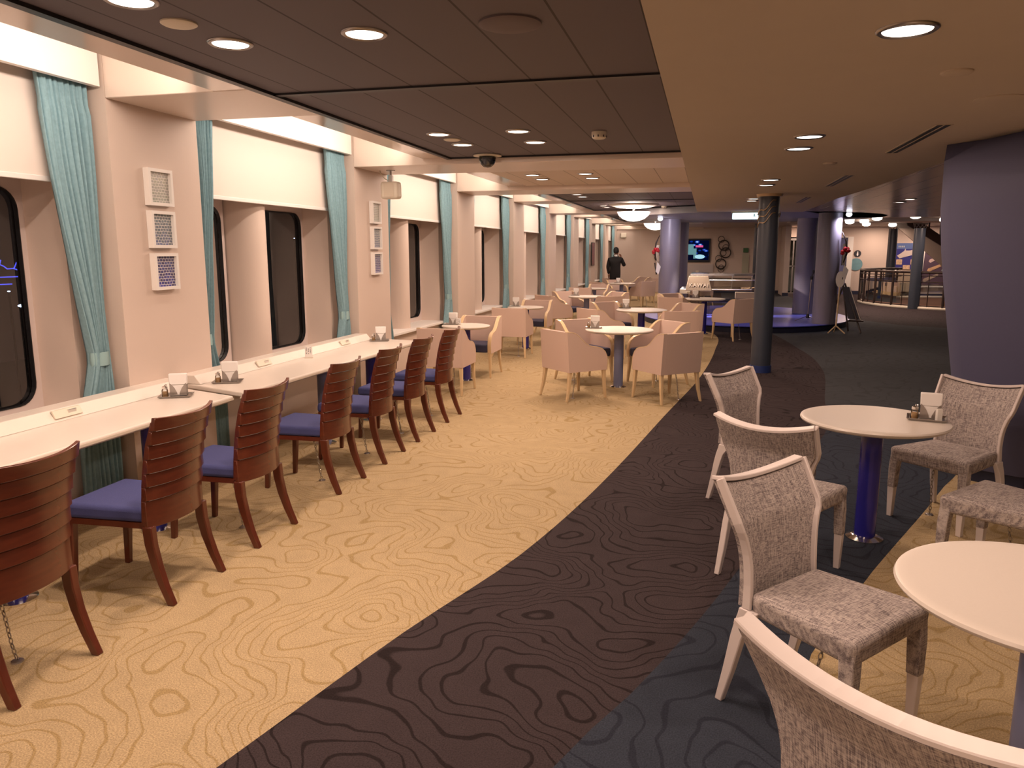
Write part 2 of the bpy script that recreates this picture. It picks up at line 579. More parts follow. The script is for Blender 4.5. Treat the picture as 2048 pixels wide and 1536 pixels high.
def interp(pts, t):
    if t <= pts[0][0]: 
        a, b = pts[0], pts[1]
    elif t >= pts[-1][0]:
        a, b = pts[-2], pts[-1]
    else:
        for i in range(len(pts) - 1):
            if pts[i][0] <= t <= pts[i + 1][0]:
                a, b = pts[i], pts[i + 1]; break
    return a[1] + (b[1] - a[1]) * (t - a[0]) / (b[0] - a[0])

def smooth_interp(pts, t):
    """Catmull-Rom through (t, value) points"""
    if t <= pts[0][0] or t >= pts[-1][0]:
        return interp(pts, t)
    for i in range(len(pts) - 1):
        if pts[i][0] <= t <= pts[i + 1][0]:
            break
    p1, p2 = pts[i], pts[i + 1]
    p0 = pts[i - 1] if i > 0 else p1
    p3 = pts[i + 2] if i + 2 < len(pts) else p2
    h = p2[0] - p1[0]; u = (t - p1[0]) / h
    m1 = (p2[1] - p0[1]) / (p2[0] - p0[0]) * h
    m2 = (p3[1] - p1[1]) / (p3[0] - p1[0]) * h
    return ((2 * u ** 3 - 3 * u ** 2 + 1) * p1[1] + (u ** 3 - 2 * u ** 2 + u) * m1 + (-2 * u ** 3 + 3 * u ** 2) * p2[1] + (u ** 3 - u ** 2) * m2)

BAY = 3.57
P0 = 4.31
def PY(i): return P0 + BAY * i
Y_END = 33.0
Y_BACK = -3.5
X_R = 9.6

# ------------------------------------------------------------------ floor (one carpet, three yarn colours, far slate lightened for the light there)
Lc = [(-3.5, -3.1), (0, -2.05), (1.98, -1.52), (2.97, -1.27), (4.0, -0.96), (5.42, -0.70), (8.03, -0.36), (10.61, -0.03), (13.7, 0.20), (16.2, 0.23), (17.6, -0.3), (19, -1.1), (33, -1.1)]
Mc = [(-3.5, -1.9), (0, -1.05), (2.26, -0.43), (2.83, -0.19), (3.75, 0.13), (5.4, 0.60), (7.0, 1.0), (7.94, 1.23), (9.32, 1.39), (10.8, 1.60), (11.7, 1.69), (13.1, 1.72), (14.3, 1.63), (16.04, 1.47), (17.5, 1.2), (19, 0.6), (33, 0.6)]
Rc = [(-3.5, -1.6), (0, -0.5), (2.44, 0.31), (3.24, 0.50), (3.72, 0.71), (4.19, 0.91), (5.4, 1.48), (6.12, 1.81), (6.45, 2.0)]
HOLE_C = (8.55, 27.6); HOLE_R = 3.55
fm = MB()
ys = []
y = Y_BACK
while y < Y_END + 1e-6:
    ys.append(y); y += 0.25
ys[-1] = Y_END
def brown_x(yy):
    return interp([(18.5, 6.2), (18.96, 5.23), (19.48, 4.42), (20.67, 3.77), (24, 3.3), (33, 3.0)], yy) if yy > 18.5 else 9.6
def hole_x(yy):
    d = HOLE_R ** 2 - (yy - HOLE_C[1]) ** 2
    return HOLE_C[0] - math.sqrt(d) if d > 0 else None
def row(yy):
    xs = [-4.4, smooth_interp(Lc, yy), smooth_interp(Mc, yy)]
    xs.append(min(9.6, smooth_interp(Rc, yy)) if yy <= 6.45 else 9.6)
    return xs
for a, b in zip(ys[:-1], ys[1:]):
    ra, rb = row(a), row(b)
    if a < 6.45 < b: rb[3] = smooth_interp(Rc, 6.45)
    if a < 6.45:
        segs = [(ra[0], ra[1], rb[0], rb[1], 0), (ra[1], ra[2], rb[1], rb[2], 1), (ra[2], ra[3], rb[2], rb[3], 2), (ra[3], 9.6, rb[3], 9.6, 0)]
    else:
        ba, bb = brown_x(a), brown_x(b)
        if a >= 18.5:
            segs = [(ra[0], ra[1], rb[0], rb[1], 0), (ra[1], ra[2], rb[1], rb[2], 1), (ra[2], ba, rb[2], bb, 3)]
            ha, hb = hole_x(a), hole_x(b)
            if ha is None and hb is None:
                segs.append((ba, 9.6, bb, 9.6, 1))
            else:
                segs.append((ba, ha if ha else HOLE_C[0], bb, hb if hb else HOLE_C[0], 1))
        else:
            mm = 2 if a < 8 else 3
            segs = [(ra[0], ra[1], rb[0], rb[1], 0), (ra[1], ra[2], rb[1], rb[2], 1), (ra[2], 9.6, rb[2], 9.6, mm)]
    for x0, x1, x2, x3, mi in segs:
        fm.cur = mi
        fm.add([(x0, a, 0), (x1, a, 0), (x3, b, 0), (x2, b, 0)], [(0, 1, 2, 3)])
fl = struct(fm.build('floor', [M['tan'], M['dark'], M['slate'], M['grey']]))

# stairwell under the railing
sw = MB()
seg = 40
ring = [(HOLE_C[0] + HOLE_R * math.cos(PI * 0.5 + PI * k / seg), HOLE_C[1] + HOLE_R * math.sin(PI * 0.5 + PI * k / seg)) for k in range(seg + 1)]
vs = [(x, yy, 0) for x, yy in ring] + [(x, yy, -1.6) for x, yy in ring]
sw.add(vs, [(k, k + 1, seg + 2 + k, seg + 1 + k) for k in range(seg)])
sw.add([(9.6, 24, -1.6), (9.6, 31.2, -1.6), (4.7, 31.2, -1.6), (4.7, 24, -1.6)], [(0, 1, 2, 3)])
struct(sw.build('wall_stairwell', M['pink']))
cb = MB()
cb.tube([(x, yy, 0.03) for x, yy in ring], 0.05, 8)
struct(cb.build('trim_1', M['plastic'], smooth=True))

# ------------------------------------------------------------------ left wall with pillars and window niches
PIL = [PY(i) for i in range(-2, 9)]
lw = MB()
for p in PIL:
    lw.box(-4.4, -3.75, p, p + 0.9, 0, 3.0)
for k, p in enumerate(PIL[:-1]):
    a = p + 0.9; b = p + BAY                       # bay from a to b
    lw.box(-4.4, -3.97, a, b, 0, 0.60)             # spandrel
    lw.box(-4.4, -4.0, a, a + 0.06, 0.60, 3.0)     # jambs
    lw.box(-4.4, -4.0, b - 0.17, b, 0.60, 3.0)
    mid0, mid1 = a + 1.09, a + 1.41
    mc_ = (mid0 + mid1) / 2
    lw.prism([(-4.4, mid0)] + [(-4.31 + 0.31 * math.sin(PI * q / 14) ** 0.8, mc_ - 0.165 * math.cos(PI * q / 14)) for q in range(15)] + [(-4.4, mid1)], 0.60, 3.0)
    lw.box(-4.4, -4.0, a + 0.06, b - 0.17, 2.16, 3.0)
struct(lw.build('wall_left', M['wall'], smooth='auto'))
sl = MB()
for p in PIL[:-1]:
    sl.box(-4.31, -3.90, p + 0.905, p + BAY - 0.005, 0.60, 0.635)
struct(sl.build('trim_2', M['white'], bevel=0.006))

def rrect(a0, a1, b0, b1, r, n=6):
    pts = []
    for cx, cy, s in ((a1 - r, b0 + r, -90), (a1 - r, b1 - r, 0), (a0 + r, b1 - r, 90), (a0 + r, b0 + r, 180)):
        for k in range(n + 1):
            t = math.radians(s + 90 * k / n)
            pts.append((cx + r * math.cos(t), cy + r * math.sin(t)))
    return pts
wn = 0
winpanel = None
for k, p in enumerate(PIL[:-1]):
    a = p + 0.9; b = p + BAY
    for (y0, y1) in ((a + 0.06, a + 1.07), (a + 1.41, b - 0.17)):
        wn += 1
        if wn < 4: continue                         # behind the camera
        wnm = 'window_%d' % (wn - 3)
        o = MB()
        rr = rrect(y0 + 0.045, y1 - 0.045, 0.70, 2.10, 0.14)
        outer = [(y0, 0.635), (y1, 0.635), (y1, 2.16), (y0, 2.16)]
        o.poly_hole(outer, rr, lambda q, z: (-4.30, q, z))
        w = struct(o.build(wnm, M['niche']))
        g = MB()
        rin = rrect(y0 + 0.052, y1 - 0.052, 0.707, 2.093, 0.134)
        n = len(rr)
        g.add([(-4.295, q, z) for q, z in rr] + [(-4.295, q, z) for q, z in rin] + [(-4.325, q, z) for q, z in rin] + [(-4.325, q, z) for q, z in rr],
              [(i, (i + 1) % n, n + (i + 1) % n, n + i) for i in range(n)] + [(n + i, n + (i + 1) % n, 2 * n + (i + 1) % n, 2 * n + i) for i in range(n)] + [(3 * n + i, 3 * n + (i + 1) % n, (i + 1) % n, i) for i in range(n)])
        g.build('gasket', M['gasket'], w)
        gl = MB()
        gl.add([(-4.33, q, z) for q, z in rr], [tuple(range(n))])
        gl.build('glass', M['glass'], w)

# pelmets over the bays, cove ceiling, strip
pl = MB(); nicec = MB()
for p in PIL[:-1]:
    pl.box(-3.80, -3.755, p + 0.905, p + BAY - 0.03, 2.72, 2.995)
struct(pl.build('trim_3', M['white']))
cc = MB()
cc.box(-4.4, -2.66, Y_BACK, Y_END, 3.0, 3.06)
struct(cc.build('ceiling', M['white']))
st = MB()
st.box(-2.96, -2.66, Y_BACK, Y_END, 2.66, 2.69)
st.box(-2.93, -2.90, Y_BACK, Y_END, 2.69, 2.76)
st.box(-2.70, -2.66, Y_BACK, Y_END, 2.69, 3.0)
struct(st.build('trim_4', M['strip']))

# cross beams at the pillars
bm_ = MB()
FULL = (-2, 1, 2, 4, 6, 8)
for i in range(-2, 9):
    y0 = PY(i); y1 = y0 + 0.9
    if i in FULL:
        z = 2.595
        bm_.box(-3.75, -0.20, y0, y1, z, 2.99)
    else:
        bm_.box(-3.75, -2.66, y0, y1, 2.657, 2.99)
struct(bm_.build('trim_5', M['beam'], bevel=0.004, bseg=1))

# plank ceilings between the full beams
def plank(y0, y1, mat, name='ceiling', x1=-0.20):
    m = MB(); m.box(-2.66, x1, y0, y1, 2.66, 2.70)
    return struct(m.build(name, mat))
plank(PY(-2) + 0.9, PY(1), M['dceil'])
plank(PY(1) + 0.9, PY(2), M['lceil'])
plank(PY(2) + 0.9, PY(4), M['dceil'])
plank(PY(4) + 0.9, PY(6), M['dceil'], x1=0.9)
plank(PY(6) + 0.9, Y_END, M['fceil'], x1=2.8)
bt = MB()
for (y0, y1, cr) in ((PY(-2) + 0.9, PY(1), (0.92, 4.49)), (PY(2) + 0.9, PY(4), (15.1,)), (PY(4) + 0.9, PY(6), (22.3,))):
    bt.box(-2.685, -2.635, y0, y1, 2.642, 2.662)
    bt.box(-2.66, -0.20, y1 - 0.035, y1 + 0.002, 2.645, 2.662)
    bt.box(-2.66, -0.20, y0 - 0.002, y0 + 0.03, 2.645, 2.662)
    for c in cr:
        bt.box(-2.64, -0.20, c - 0.028, c + 0.028, 2.648, 2.662)
struct(bt.build('trim_6', M['black']))

# beige soffit on the right, polished atrium ceiling, far ceilings
so = MB()
so.prism([(-0.235, Y_BACK), (9.6, Y_BACK), (9.6, 6.5), (2.6, 6.6), (1.99, 7.6), (1.94, 10.5), (1.84, 12.6), (1.82, 16.64), (-0.235, 15.95)], 2.47, 3.0)
struct(so.build('ceiling', M['soffit']))
at_ = MB()
at_.prism([(2.0, 6.6), (9.6, 6.6), (9.6, 20.5), (3.2, 20.5), (1.80, 16.7), (1.84, 12.6)], 2.50, 3.0)
struct(at_.build('ceiling', M['atrium']))
fc = MB()
fc.box(-0.2, 9.6, 15.9, Y_END + 1, 2.64, 3.0)
fc.box(2.4, 9.6, 25.0, 26.0, 2.56, 2.64)
struct(fc.build('ceiling', M['fceil']))
dc = MB()
dc.lathe([(3.1, 0), (3.1, 0.14)], 64, (0.9, 19.95, 2.50))
struct(dc.build('ceiling', M['bceil']))

# far wall, right far wall, right side wall
fw = MB()
fw.box(-4.4, 3.0, Y_END, Y_END + 0.2, 0, 3.0)
fw.box(2.85, 3.05, 31.2, Y_END, 0, 3.0)
struct(fw.build('wall_far', M['wall2']))
rw = MB()
rw.box(5.45, 9.8, 33.0, 33.2, -1.7, 3.0)
rw.box(3.0, 5.6, 35.2, 35.4, 0, 3.0)
rw.box(5.45, 5.6, 33.2, 35.2, 0, 3.0)
struct(rw.build('wall_far_right', M['wall2']))
fl2 = MB(); fl2.add([(2.9, 33, 0.0), (5.6, 33, 0.0), (5.6, 35.3, 0.0), (2.9, 35.3, 0.0)], [(0, 1, 2, 3)])
struct(fl2.build('floor', M['grey']))
sk = MB()
sk.box(5.58, 7.2, 32.97, 33.0, 0, 0.14)
sk.box(-3.7, 2.85, 32.97, 33.0, 0, 0.12)
sk.box(2.84, 3.06, 31.18, 31.22, 0, 0.12)
sk.box(5.58, 9.6, 31.3, 31.33, 0.0, 0.14)
struct(sk.build('baseboard_far', M['navy']))
sd = MB()
sd.box(9.6, 9.8, Y_BACK, Y_END + 1, -1.7, 3.0)
struct(sd.build('wall_right', M['blue_wall']))
bk = MB()
bk.box(-4.4, 9.8, Y_BACK - 0.2, Y_BACK, 0, 3.0)
struct(bk.build('wall_back', M['wall']))

# leaning blue wall on the right
bw = MB()
prof = [  # z, left edge (x,y), corner (x,y), right edge (x,y)
    (0.10, (1.93, 6.42), (1.95, 6.20), (2.24, 6.02)),
    (0.45, (1.89, 6.42), (1.91, 6.20), (2.26, 5.90)),
    (0.80, (1.84, 6.42), (1.86, 6.20), (2.30, 5.75)),
    (1.10, (1.79, 6.42), (1.81, 6.20), (2.33, 5.60)),
    (1.40, (1.74, 6.42), (1.76, 6.20), (2.36, 5.40)),
    (1.70, (1.695, 6.42), (1.705, 6.20), (2.38, 5.20)),
    (2.00, (1.665, 6.42), (1.665, 6.20), (2.38, 4.95)),
    (2.35, (1.66, 6.42), (1.66, 6.20), (2.36, 4.70)),
    (2.468, (1.675, 6.44), (1.85, 6.20), (2.34, 4.6))]
rings = []
for z, l, c, r in prof:
    rings.append([(l[0], l[1], z), (c[0], c[1], z), (r[0], r[1], z), (4.2, r[1] + 0.1, z), (4.2, 7.6, z), (l[0] + 0.35, 7.6, z)])
n = 6
vs = [p for r in rings for p in r]
fs = [(j * n + k, j * n + (k + 1) % n, (j + 1) * n + (k + 1) % n, (j + 1) * n + k) for j in range(len(rings) - 1) for k in range(n)]
fs += [tuple(range(n - 1, -1, -1)), tuple((len(rings) - 1) * n + k for k in range(n))]
bw.add(vs, fs)
struct(bw.build('wall_right', M['blue_wall'], smooth='auto'))
b2 = MB()
b2.prism([(1.96, 6.40), (1.98, 6.22), (2.27, 6.03), (4.2, 6.0), (4.2, 7.5), (2.3, 7.5)], 0, 0.10)
struct(b2.build('baseboard_right', M['navy']))
cw = MB()
cw.box(2.32, 4.3, 5.98, 6.03, 0.1, 1.6)
struct(cw.build('wall_right', M['wall']))

# ------------------------------------------------------------------ night outside the windows
sea = MB(); sea.box(-60, -5, -20, 60, -8.1, -8)
struct(sea.build('ground_outside', pmat('night_water', (0.01, 0.01, 0.012), 0.3)))
# neon ship outline on the quay: traced as glass tubes
def neon(pts, name='neon_line'):
    m = MB(); m.tube(pts, 0.014, 6); return m
nt_ = thing('neon_ship_sign', 'blue neon outline of a ship beyond the left window', 'neon sign', (-16.0, 14.74, 0.99))
for pts in ([(-1.6, 0.55), (-1.1, 0.55), (-0.9, 0.75), (-0.5, 0.75), (-0.35, 0.95), (-0.1, 0.85), (0.1, 0.7), (0.5, 0.72), (0.8, 0.62), (1.0, 0.62)],
            [(-0.35, 0.95), (-0.25, 1.2)], [(0.55, 0.72), (0.75, 1.05), (0.98, 0.85), (1.0, 0.62)],
            [(-1.6, 0.25), (0.8, 0.25)], [(-1.6, -0.15), (0.3, -0.15)]):
    neon([(0, 0.42 * yy, 0.42 * zz) for yy, zz in pts]).build('neon_tube', M['neon'], nt_)
for (loc_, r_, lab_) in (((-16, 15.05, 0.40), 0.07, 'bright white quay lamp on a mast below the neon ship'), ((-16, 14.76, 0.76), 0.035, 'small quay lamp on a mast just under the neon ship'), ((-16, 28.0, 2.2), 0.04, 'tiny white light on a mast far out in the second dark window')):
    t = thing('quay_lamp', lab_, 'lamp', (loc_[0], loc_[1], -8.0))
    h_ = loc_[2] + 8.0
    m = MB(); m.lathe([(r_ * 0.2, -r_ * 0.5), (r_, -r_ * 0.2), (r_, r_ * 0.2), (r_ * 0.2, r_ * 0.5)], 12, (0, 0, h_)); m.build('bulb', M['qlight'], t)
    m = MB(); m.tube([(0, 0, 0), (0, 0, h_ - r_ * 0.5)], 0.03, 6); m.build('mast', M['gasket'], t)
qb = MB(); qb.box(-0.05, 0.05, -0.12, 0.12, -0.26, 0.26)
tag(qb.build('lit_panel', M['qwin'], loc=(-14, 20.35, -0.42)), 'pale blue lit panel outside beside the second curtain', 'lit panel')

# ------------------------------------------------------------------ curtains and blinds
def curtain_mesh(tw, bw_, side):
    """gathered curtain; side=+1 hangs towards +y (its outer edge), tie at z=1.0"""
    m = MB()
    nu, nv = 64, 44
    def width(z):
        return smooth_interp([(0.03, bw_), (0.55, bw_ * 0.88), (0.90, 0.15), (1.0, 0.125), (1.12, 0.14), (1.6, tw * 0.62), (2.1, tw * 0.85), (2.72, tw)], z)
    def fn(u, v):
        z = 0.03 + v * 2.76
        w = width(z)
        yy = side * (-u * w) + side * (-0.015) * (1 - abs(z - 1.0)) * (1 if abs(z - 1) < 1 else 0)
        amp = 0.027 + 0.012 * math.sin(3 * z + u * 5)
        if z > 2.6: amp *= 0.6
        x = amp * math.sin(u * 2 * PI * 8 + 0.4 * math.sin(z * 2.3)) + 0.010 * math.sin(u * 2 * PI * 19 + z)
        return (x, yy, z)
    m.shell(fn, nu, nv, (-0.012, 0, 0))
    return m
cg = 'teal curtains along the window wall'
ncur = 0
ORD = ['first', 'second', 'third', 'fourth', 'fifth', 'sixth', 'seventh', 'eighth', 'ninth', 'tenth']
proto_c = {}
PICTURED = {0: 'pillar with the largest mosaics', 1: 'pillar with the smaller mosaics and speaker'}
def curtain(ypos, side, bay, label):
    key = side
    if key not in proto_c:
        t = thing('curtain', label, 'curtain', (-3.86, ypos, 0), 0, cg)
        curtain_mesh(0.36 if side > 0 else 0.34, 0.30, side).build('fabric', M['curtain'], t, smooth=True)
        tb = MB()
        tb.lathe([(0.0635, -0.045), (0.067, 0), (0.0635, 0.045)], 20, (0, 0, 0), caps=False)
        o = tb.build('tieback', M['tie'], t, smooth=True)
        o.location = (-0.005, side * (-0.077), 1.0); o.scale = (0.66, 1.12, 1)
        proto_c[key] = t
        return t
    return dup(proto_c[key], (-3.86, ypos, 0), 0, label, cg)
for i in range(-1, 9):
    p = PY(i)
    nm = ORD[min(9, i)] if i >= 0 else 'nearest'
    if i >= 0:
        curtain(p - 0.04, 1, i, 'teal curtain tied back at the left edge of the %s window pillar' % ORD[i] if i < 9 else '')
    if i < 8:
        if i >= 0:
            curtain(p + 0.90 + 0.02, -1, i, 'teal curtain tied back just past the %s window pillar' % ORD[i])
bgrp = 'cream roller blinds'
bp0 = None
for i in range(-2, 8):
    a = PY(i) + 0.9
    if i < -1: continue
    lab = 'cream roller blind half lowered in the %s window bay from the camera' % ORD[i + 1]
    if bp0 is None:
        t = thing('roller_blind', lab, 'blind', (-3.95, a + 1.335, 2.12), 0, bgrp)
        m = MB(); m.box(-0.004, 0.004, -1.30, 1.30, 0.02, 0.84); m.build('blind_fabric', M['blind'], t)
        m = MB(); m.box(-0.012, 0.012, -1.30, 1.30, 0.0, 0.032); m.build('bottom_bar', M['white'], t, bevel=0.004)
        m = MB(); m.tube([(-0.0, -1.30, 0.86), (-0.0, 1.30, 0.86)], 0.022, 12); m.build('roller', M['white'], t, smooth=True)
        bp0 = t
    else:
        dup(bp0, (-3.95, a + 1.335, 2.12), 0, lab, bgrp)

# cove tubes
cg2 = 'cove tubes above the window bays'
for i in range(-2, 8):
    a = PY(i) + 0.9; b = PY(i) + BAY
    t = thing('cove_light', 'white cove tube above the %s window bay' % (['rear', 'nearest'][i + 2] if i < 0 else ORD[i]), 'light', (-3.06, (a + b) / 2, 2.79), 0, cg2)
    m = MB(); m.tube([(0, -1.2, 0), (0, 1.2, 0)], 0.013, 10); m.build('tube', M['lamp'], t, smooth=True)
    area('tube_light', (-0.03, 0, 0.0), 0.06, P_COVE, (0, math.radians(78), 0), 2.4, t, col=(1.0, 0.79, 0.65), shape='RECTANGLE')

# ------------------------------------------------------------------ ceiling fittings
def make_downlight(label, group, z, power, d=0.20, loc=(0, 0, 0)):
    t = thing('downlight', label, 'ceiling light', loc, 0, group)
    m = MB(); m.lathe([(d * 0.40, 0.0), (d * 0.46, -0.012), (d * 0.52, -0.004), (d * 0.52, 0.0)], 32, caps=False)
    m.build('rim', M['metal'], t, smooth=True)
    m = MB(); m.lathe([(d * 0.41, -0.006), (d * 0.41, -0.001)], 28)
    m.build('diffuser', M['lamp'], t)
    area('bulb_light', (0, 0, -0.02), d * 0.6, power, (0, 0, 0), None, t)
    return t
dl_g = 'round downlights in the plank ceiling'
pd = None
def where_l(x, yy):
    side = 'window-side' if x < -2 else 'inner'
    return side
cnt = 0
rows_l = [(0.0, -0.85), (0.0, -0.2), (1, 2.72), (1, 3.37), (2, 6.28), (2, 6.93), (3, 9.85), (3, 10.45), (4, 13.35), (4, 13.95), (5, 16.8), (5, 17.4), (6, 20.4), (6, 21.0), (7, 24.0)]
for q, (r_, yy) in enumerate(rows_l):
    for x in (-2.21, -1.53):
        if yy in (13.35, 13.95) and x > -2: continue
        if yy > 20 and x > -2 : continue
        lab = 'lit %s downlight, %s lamp of the %s pair from the camera' % ('window-side' if x < -2 else 'inner-row', ['nearer', 'farther'][q % 2], ['overhead', 'first', 'second', 'third', 'fourth', 'fifth', 'sixth', 'seventh'][q // 2])
        if pd is None:
            pd = make_downlight(lab, dl_g, 2.66, P_DOWN_L, loc=(x, yy, 2.66))
        else:
            dup(pd, (x, yy, 2.66), 0, lab, dl_g)
pr_ = None
sf_g = 'round downlights in the beige soffit'
rows_r = [(0.65, -0.4), (0.65, 0.25), (0.65, 2.35), (0.65, 3.12), (0.64, 5.74), (0.64, 6.38), (0.64, 9.05), (0.64, 9.75), (0.63, 12.2), (0.63, 12.7), (3.4, 0.2), (3.4, 3.0)]
words_ = ['behind the camera', 'overhead', 'above the foreground chairs', 'the large one near the top right corner', 'nearer of the middle pair', 'farther of the middle pair', 'nearer of the pair before the slim column', 'farther of the pair before the slim column', 'nearer of the pair beside the exit sign', 'farther of the pair beside the exit sign', 'beyond the right edge', 'right of the leaning blue wall']
for q, (x, yy) in enumerate(rows_r):
    lab = 'lit round downlight in the beige soffit, %s' % words_[q]
    if pr_ is None:
        pr_ = make_downlight(lab, sf_g, 2.47, P_DOWN_R, loc=(x, yy, 2.47))
    else:
        dup(pr_, (x, yy, 2.47), 0, lab, sf_g)
# surface lamps in the far atrium
la = None
for q, (x, yy, w_) in enumerate([(4.1, 25.2, 'leftmost of the cluster'), (3.9, 24.0, 'nearest of the cluster'), (4.45, 24.9, 'right of the cluster'), (5.0, 27.6, 'above the restroom sign'), (4.35, 22.6, 'midway to the stairs'), (6.0, 28.6, 'next to the rear slate column'), (5.05, 21.6, 'beside the front slate column'), (6.4, 24.2, 'by the stairs')]):
    lab = 'round glowing atrium lamp %s' % w_
    loc = (x, yy, 2.50 if yy < 20.5 else 2.64)
    if la is None:
        la = thing('atrium_lamp', lab, 'ceiling light', loc, 0, 'round lamps over the far atrium')
        m = MB(); m.lathe([(0.05, -0.14), (0.12, -0.11), (0.13, -0.06), (0.10, -0.02)], 16); m.build('globe', M['lamp'], la, smooth=True)
        m = MB(); m.lathe([(0.12, -0.02), (0.12, 0.0)], 16); m.build('mount', M['metal'], la)
        area('globe_light', (0, 0, -0.16), 0.2, 40, (0, 0, 0), None, la)
    else:
        dup(la, loc, 0, lab, 'round lamps over the far atrium')
for q, (x, yy) in enumerate([(3.06, 14.2), (3.03, 13.4), (3.05, 9.2)]):
    dup(pr_, (x, yy, 2.50), 0, 'lit round downlight in the polished atrium ceiling, %s one' % ['farther', 'middle', 'nearest'][q], 'downlights in the polished ceiling')
ff = None
for (x, yy, w_) in ((0.55, 28.4, 'nearer one before the ring artwork'), (0.55, 31.0, 'farther one before the ring artwork'), (-1.6, 27.6, 'nearer one left of the television'), (-1.6, 30.8, 'farther one left of the television'), (-2.5, 30.0, 'one by the last curtain'), (2.2, 30.0, 'one right of the far slate column')):
    lab = 'small lit downlight near the far wall, ' + w_
    if ff is None:
        ff = make_downlight(lab, 'downlights near the far wall', 2.66, 34, loc=(x, yy, 2.66))
    else:
        dup(ff, (x, yy, 2.66), 0, lab, 'downlights near the far wall')
pf = make_downlight('added downlight brightening the restroom wall', 'added downlights brightening the far right wall', 2.64, 60, loc=(6.3, 32.0, 2.64))  # these downlights are added to brighten the far right wall
dup(pf, (3.5, 32.0, 2.64), 0, 'added downlight brightening the glass door', 'added downlights brightening the far right wall')
dup(pf, (8.2, 31.9, 2.64), 0, 'added downlight brightening the ship poster', 'added downlights brightening the far right wall')
def disc(name, label, cat, x, yy, z, r, h=0.012, mat='plastic', dome=False):
    t = MB()
    t.lathe([(r * 0.3, -h), (r * 0.85, -h), (r, -h * 0.5), (r, 0)], 32)
    o = t.build(name, M[mat], smooth='auto'); o.location = (x, yy, z)
    return tag(o, label, cat)
disc('blanking_disc', 'small cream disc between the first window-side downlights', 'ceiling disc', -2.23, 3.03, 2.66, 0.075)
disc('blanking_disc', 'small cream disc between the second pair of window-side downlights', 'ceiling disc', -2.20, 6.60, 2.66, 0.075)
disc('blanking_disc', 'small cream disc in the light plank ceiling bay', 'ceiling disc', -2.20, 10.15, 2.66, 0.075)
disc('ceiling_speaker', 'round dark speaker grille in the near plank ceiling', 'speaker', -0.86, 3.38, 2.66, 0.135, 0.014, 'grille')
disc('ceiling_speaker', 'round brown speaker grille in the beige soffit at right edge', 'speaker', 1.42, 4.60, 2.47, 0.12, 0.008, 'soffit')
disc('sprinkler_cover', 'small round sprinkler cover in the beige soffit', 'sprinkler', 1.02, 3.88, 2.47, 0.065, 0.012, 'soffit')
disc('sprinkler_cover', 'tiny sprinkler cover beside the soffit air slots', 'sprinkler', 1.02, 7.5, 2.47, 0.06, 0.012, 'soffit')
def smoke(label, x, yy, z=2.66):
    t = thing('smoke_detector', label, 'smoke detector', (x, yy, z), 0, 'smoke detectors')
    m = MB(); m.lathe([(0.045, -0.055), (0.058, -0.045), (0.062, -0.02), (0.062, 0)], 28); m.build('housing', M['plastic'], t, smooth='auto')
    m = MB()
    for k in range(8):
        a = 2 * PI * k / 8
        m.box(0.0595 * math.cos(a) - 0.004, 0.0595 * math.cos(a) + 0.004, 0.0595 * math.sin(a) - 0.004, 0.0595 * math.sin(a) + 0.004, -0.045, -0.028)
    m.build('vent_slots', M['ink'], t)
smoke('cream smoke detector on the dark plank ceiling', -0.90, 6.50)
smoke('cream smoke detector on the far dark plank ceiling', -0.95, 17.3)
t = thing('security_camera', 'dome security camera on the beam edge', 'camera', (-2.20, 7.72, 2.655))
m = MB(); m.lathe([(a * 1.25, b * 1.25) for a, b in [(0.07, -0.012), (0.115, -0.008), (0.115, 0)]], 32); m.build('collar', M['plastic'], t, smooth='auto')
m = MB(); m.lathe([(a * 1.25, b * 1.25) for a, b in [(0.004, -0.098), (0.03, -0.093), (0.055, -0.072), (0.068, -0.04), (0.07, -0.01)]], 28); m.build('dome', M['clear'], t, smooth=True)
m = MB(); m.lathe([(a * 1.25, b * 1.25) for a, b in [(0.012, -0.078), (0.035, -0.068), (0.048, -0.04), (0.045, -0.012)]], 20); m.build('lens_unit', M['ink'], t, smooth=True)
# hanging loudspeaker under beam two
t = thing('loudspeaker', 'cream loudspeaker hanging under the beam by the window wall', 'speaker', (-3.50, 8.30, 2.595))
m = MB(); m.box(-0.105, 0.105, -0.07, 0.07, -0.315, -0.125); m.build('cabinet', M['plastic'], t, bevel=0.03, bseg=4, smooth='auto')
m = MB(); m.box(-0.06, 0.06, -0.073, -0.068, -0.295, -0.145); m.build('grille', M['tedge'], t, bevel=0.002)
m = MB(); m.lathe([(0.05, -0.008), (0.05, 0)], 20); m.tube([(0, 0, 0), (0, 0, -0.06)], 0.012, 8); m.box(-0.022, 0.022, -0.02, 0.02, -0.13, -0.055); m.build('bracket', M['metal'], t)
m = MB(); m.tube([(-0.13, 0, 0), (-0.12, 0, -0.04), (-0.07, 0, -0.09), (-0.02, 0.0, -0.12)], 0.006, 8); m.build('cable', M['plastic'], t, smooth=True)
# linear air slots
for q, (y0, y1, w_) in enumerate([(5.42, 6.84, 'nearest'), (8.72, 10.11, 'middle'), (12.08, 13.40, 'farthest')]):
    t = thing('air_slot', '%s dark double air slot in the beige soffit' % w_, 'air vent', (1.385, (y0 + y1) / 2, 2.47), 0, 'air slots in the soffit')
    h = (y1 - y0) / 2
    m = MB(); m.box(-0.05, 0.05, -h, h, -0.004, 0.0); m.build('slot_frame', M['soffit'], t)
    m = MB(); m.box(-0.038, -0.008, -h + 0.01, h - 0.01, -0.006, -0.003); m.build('slot', M['black'], t)
    m = MB(); m.box(0.008, 0.038, -h + 0.01, h - 0.01, -0.006, -0.003); m.build('slot', M['black'], t)

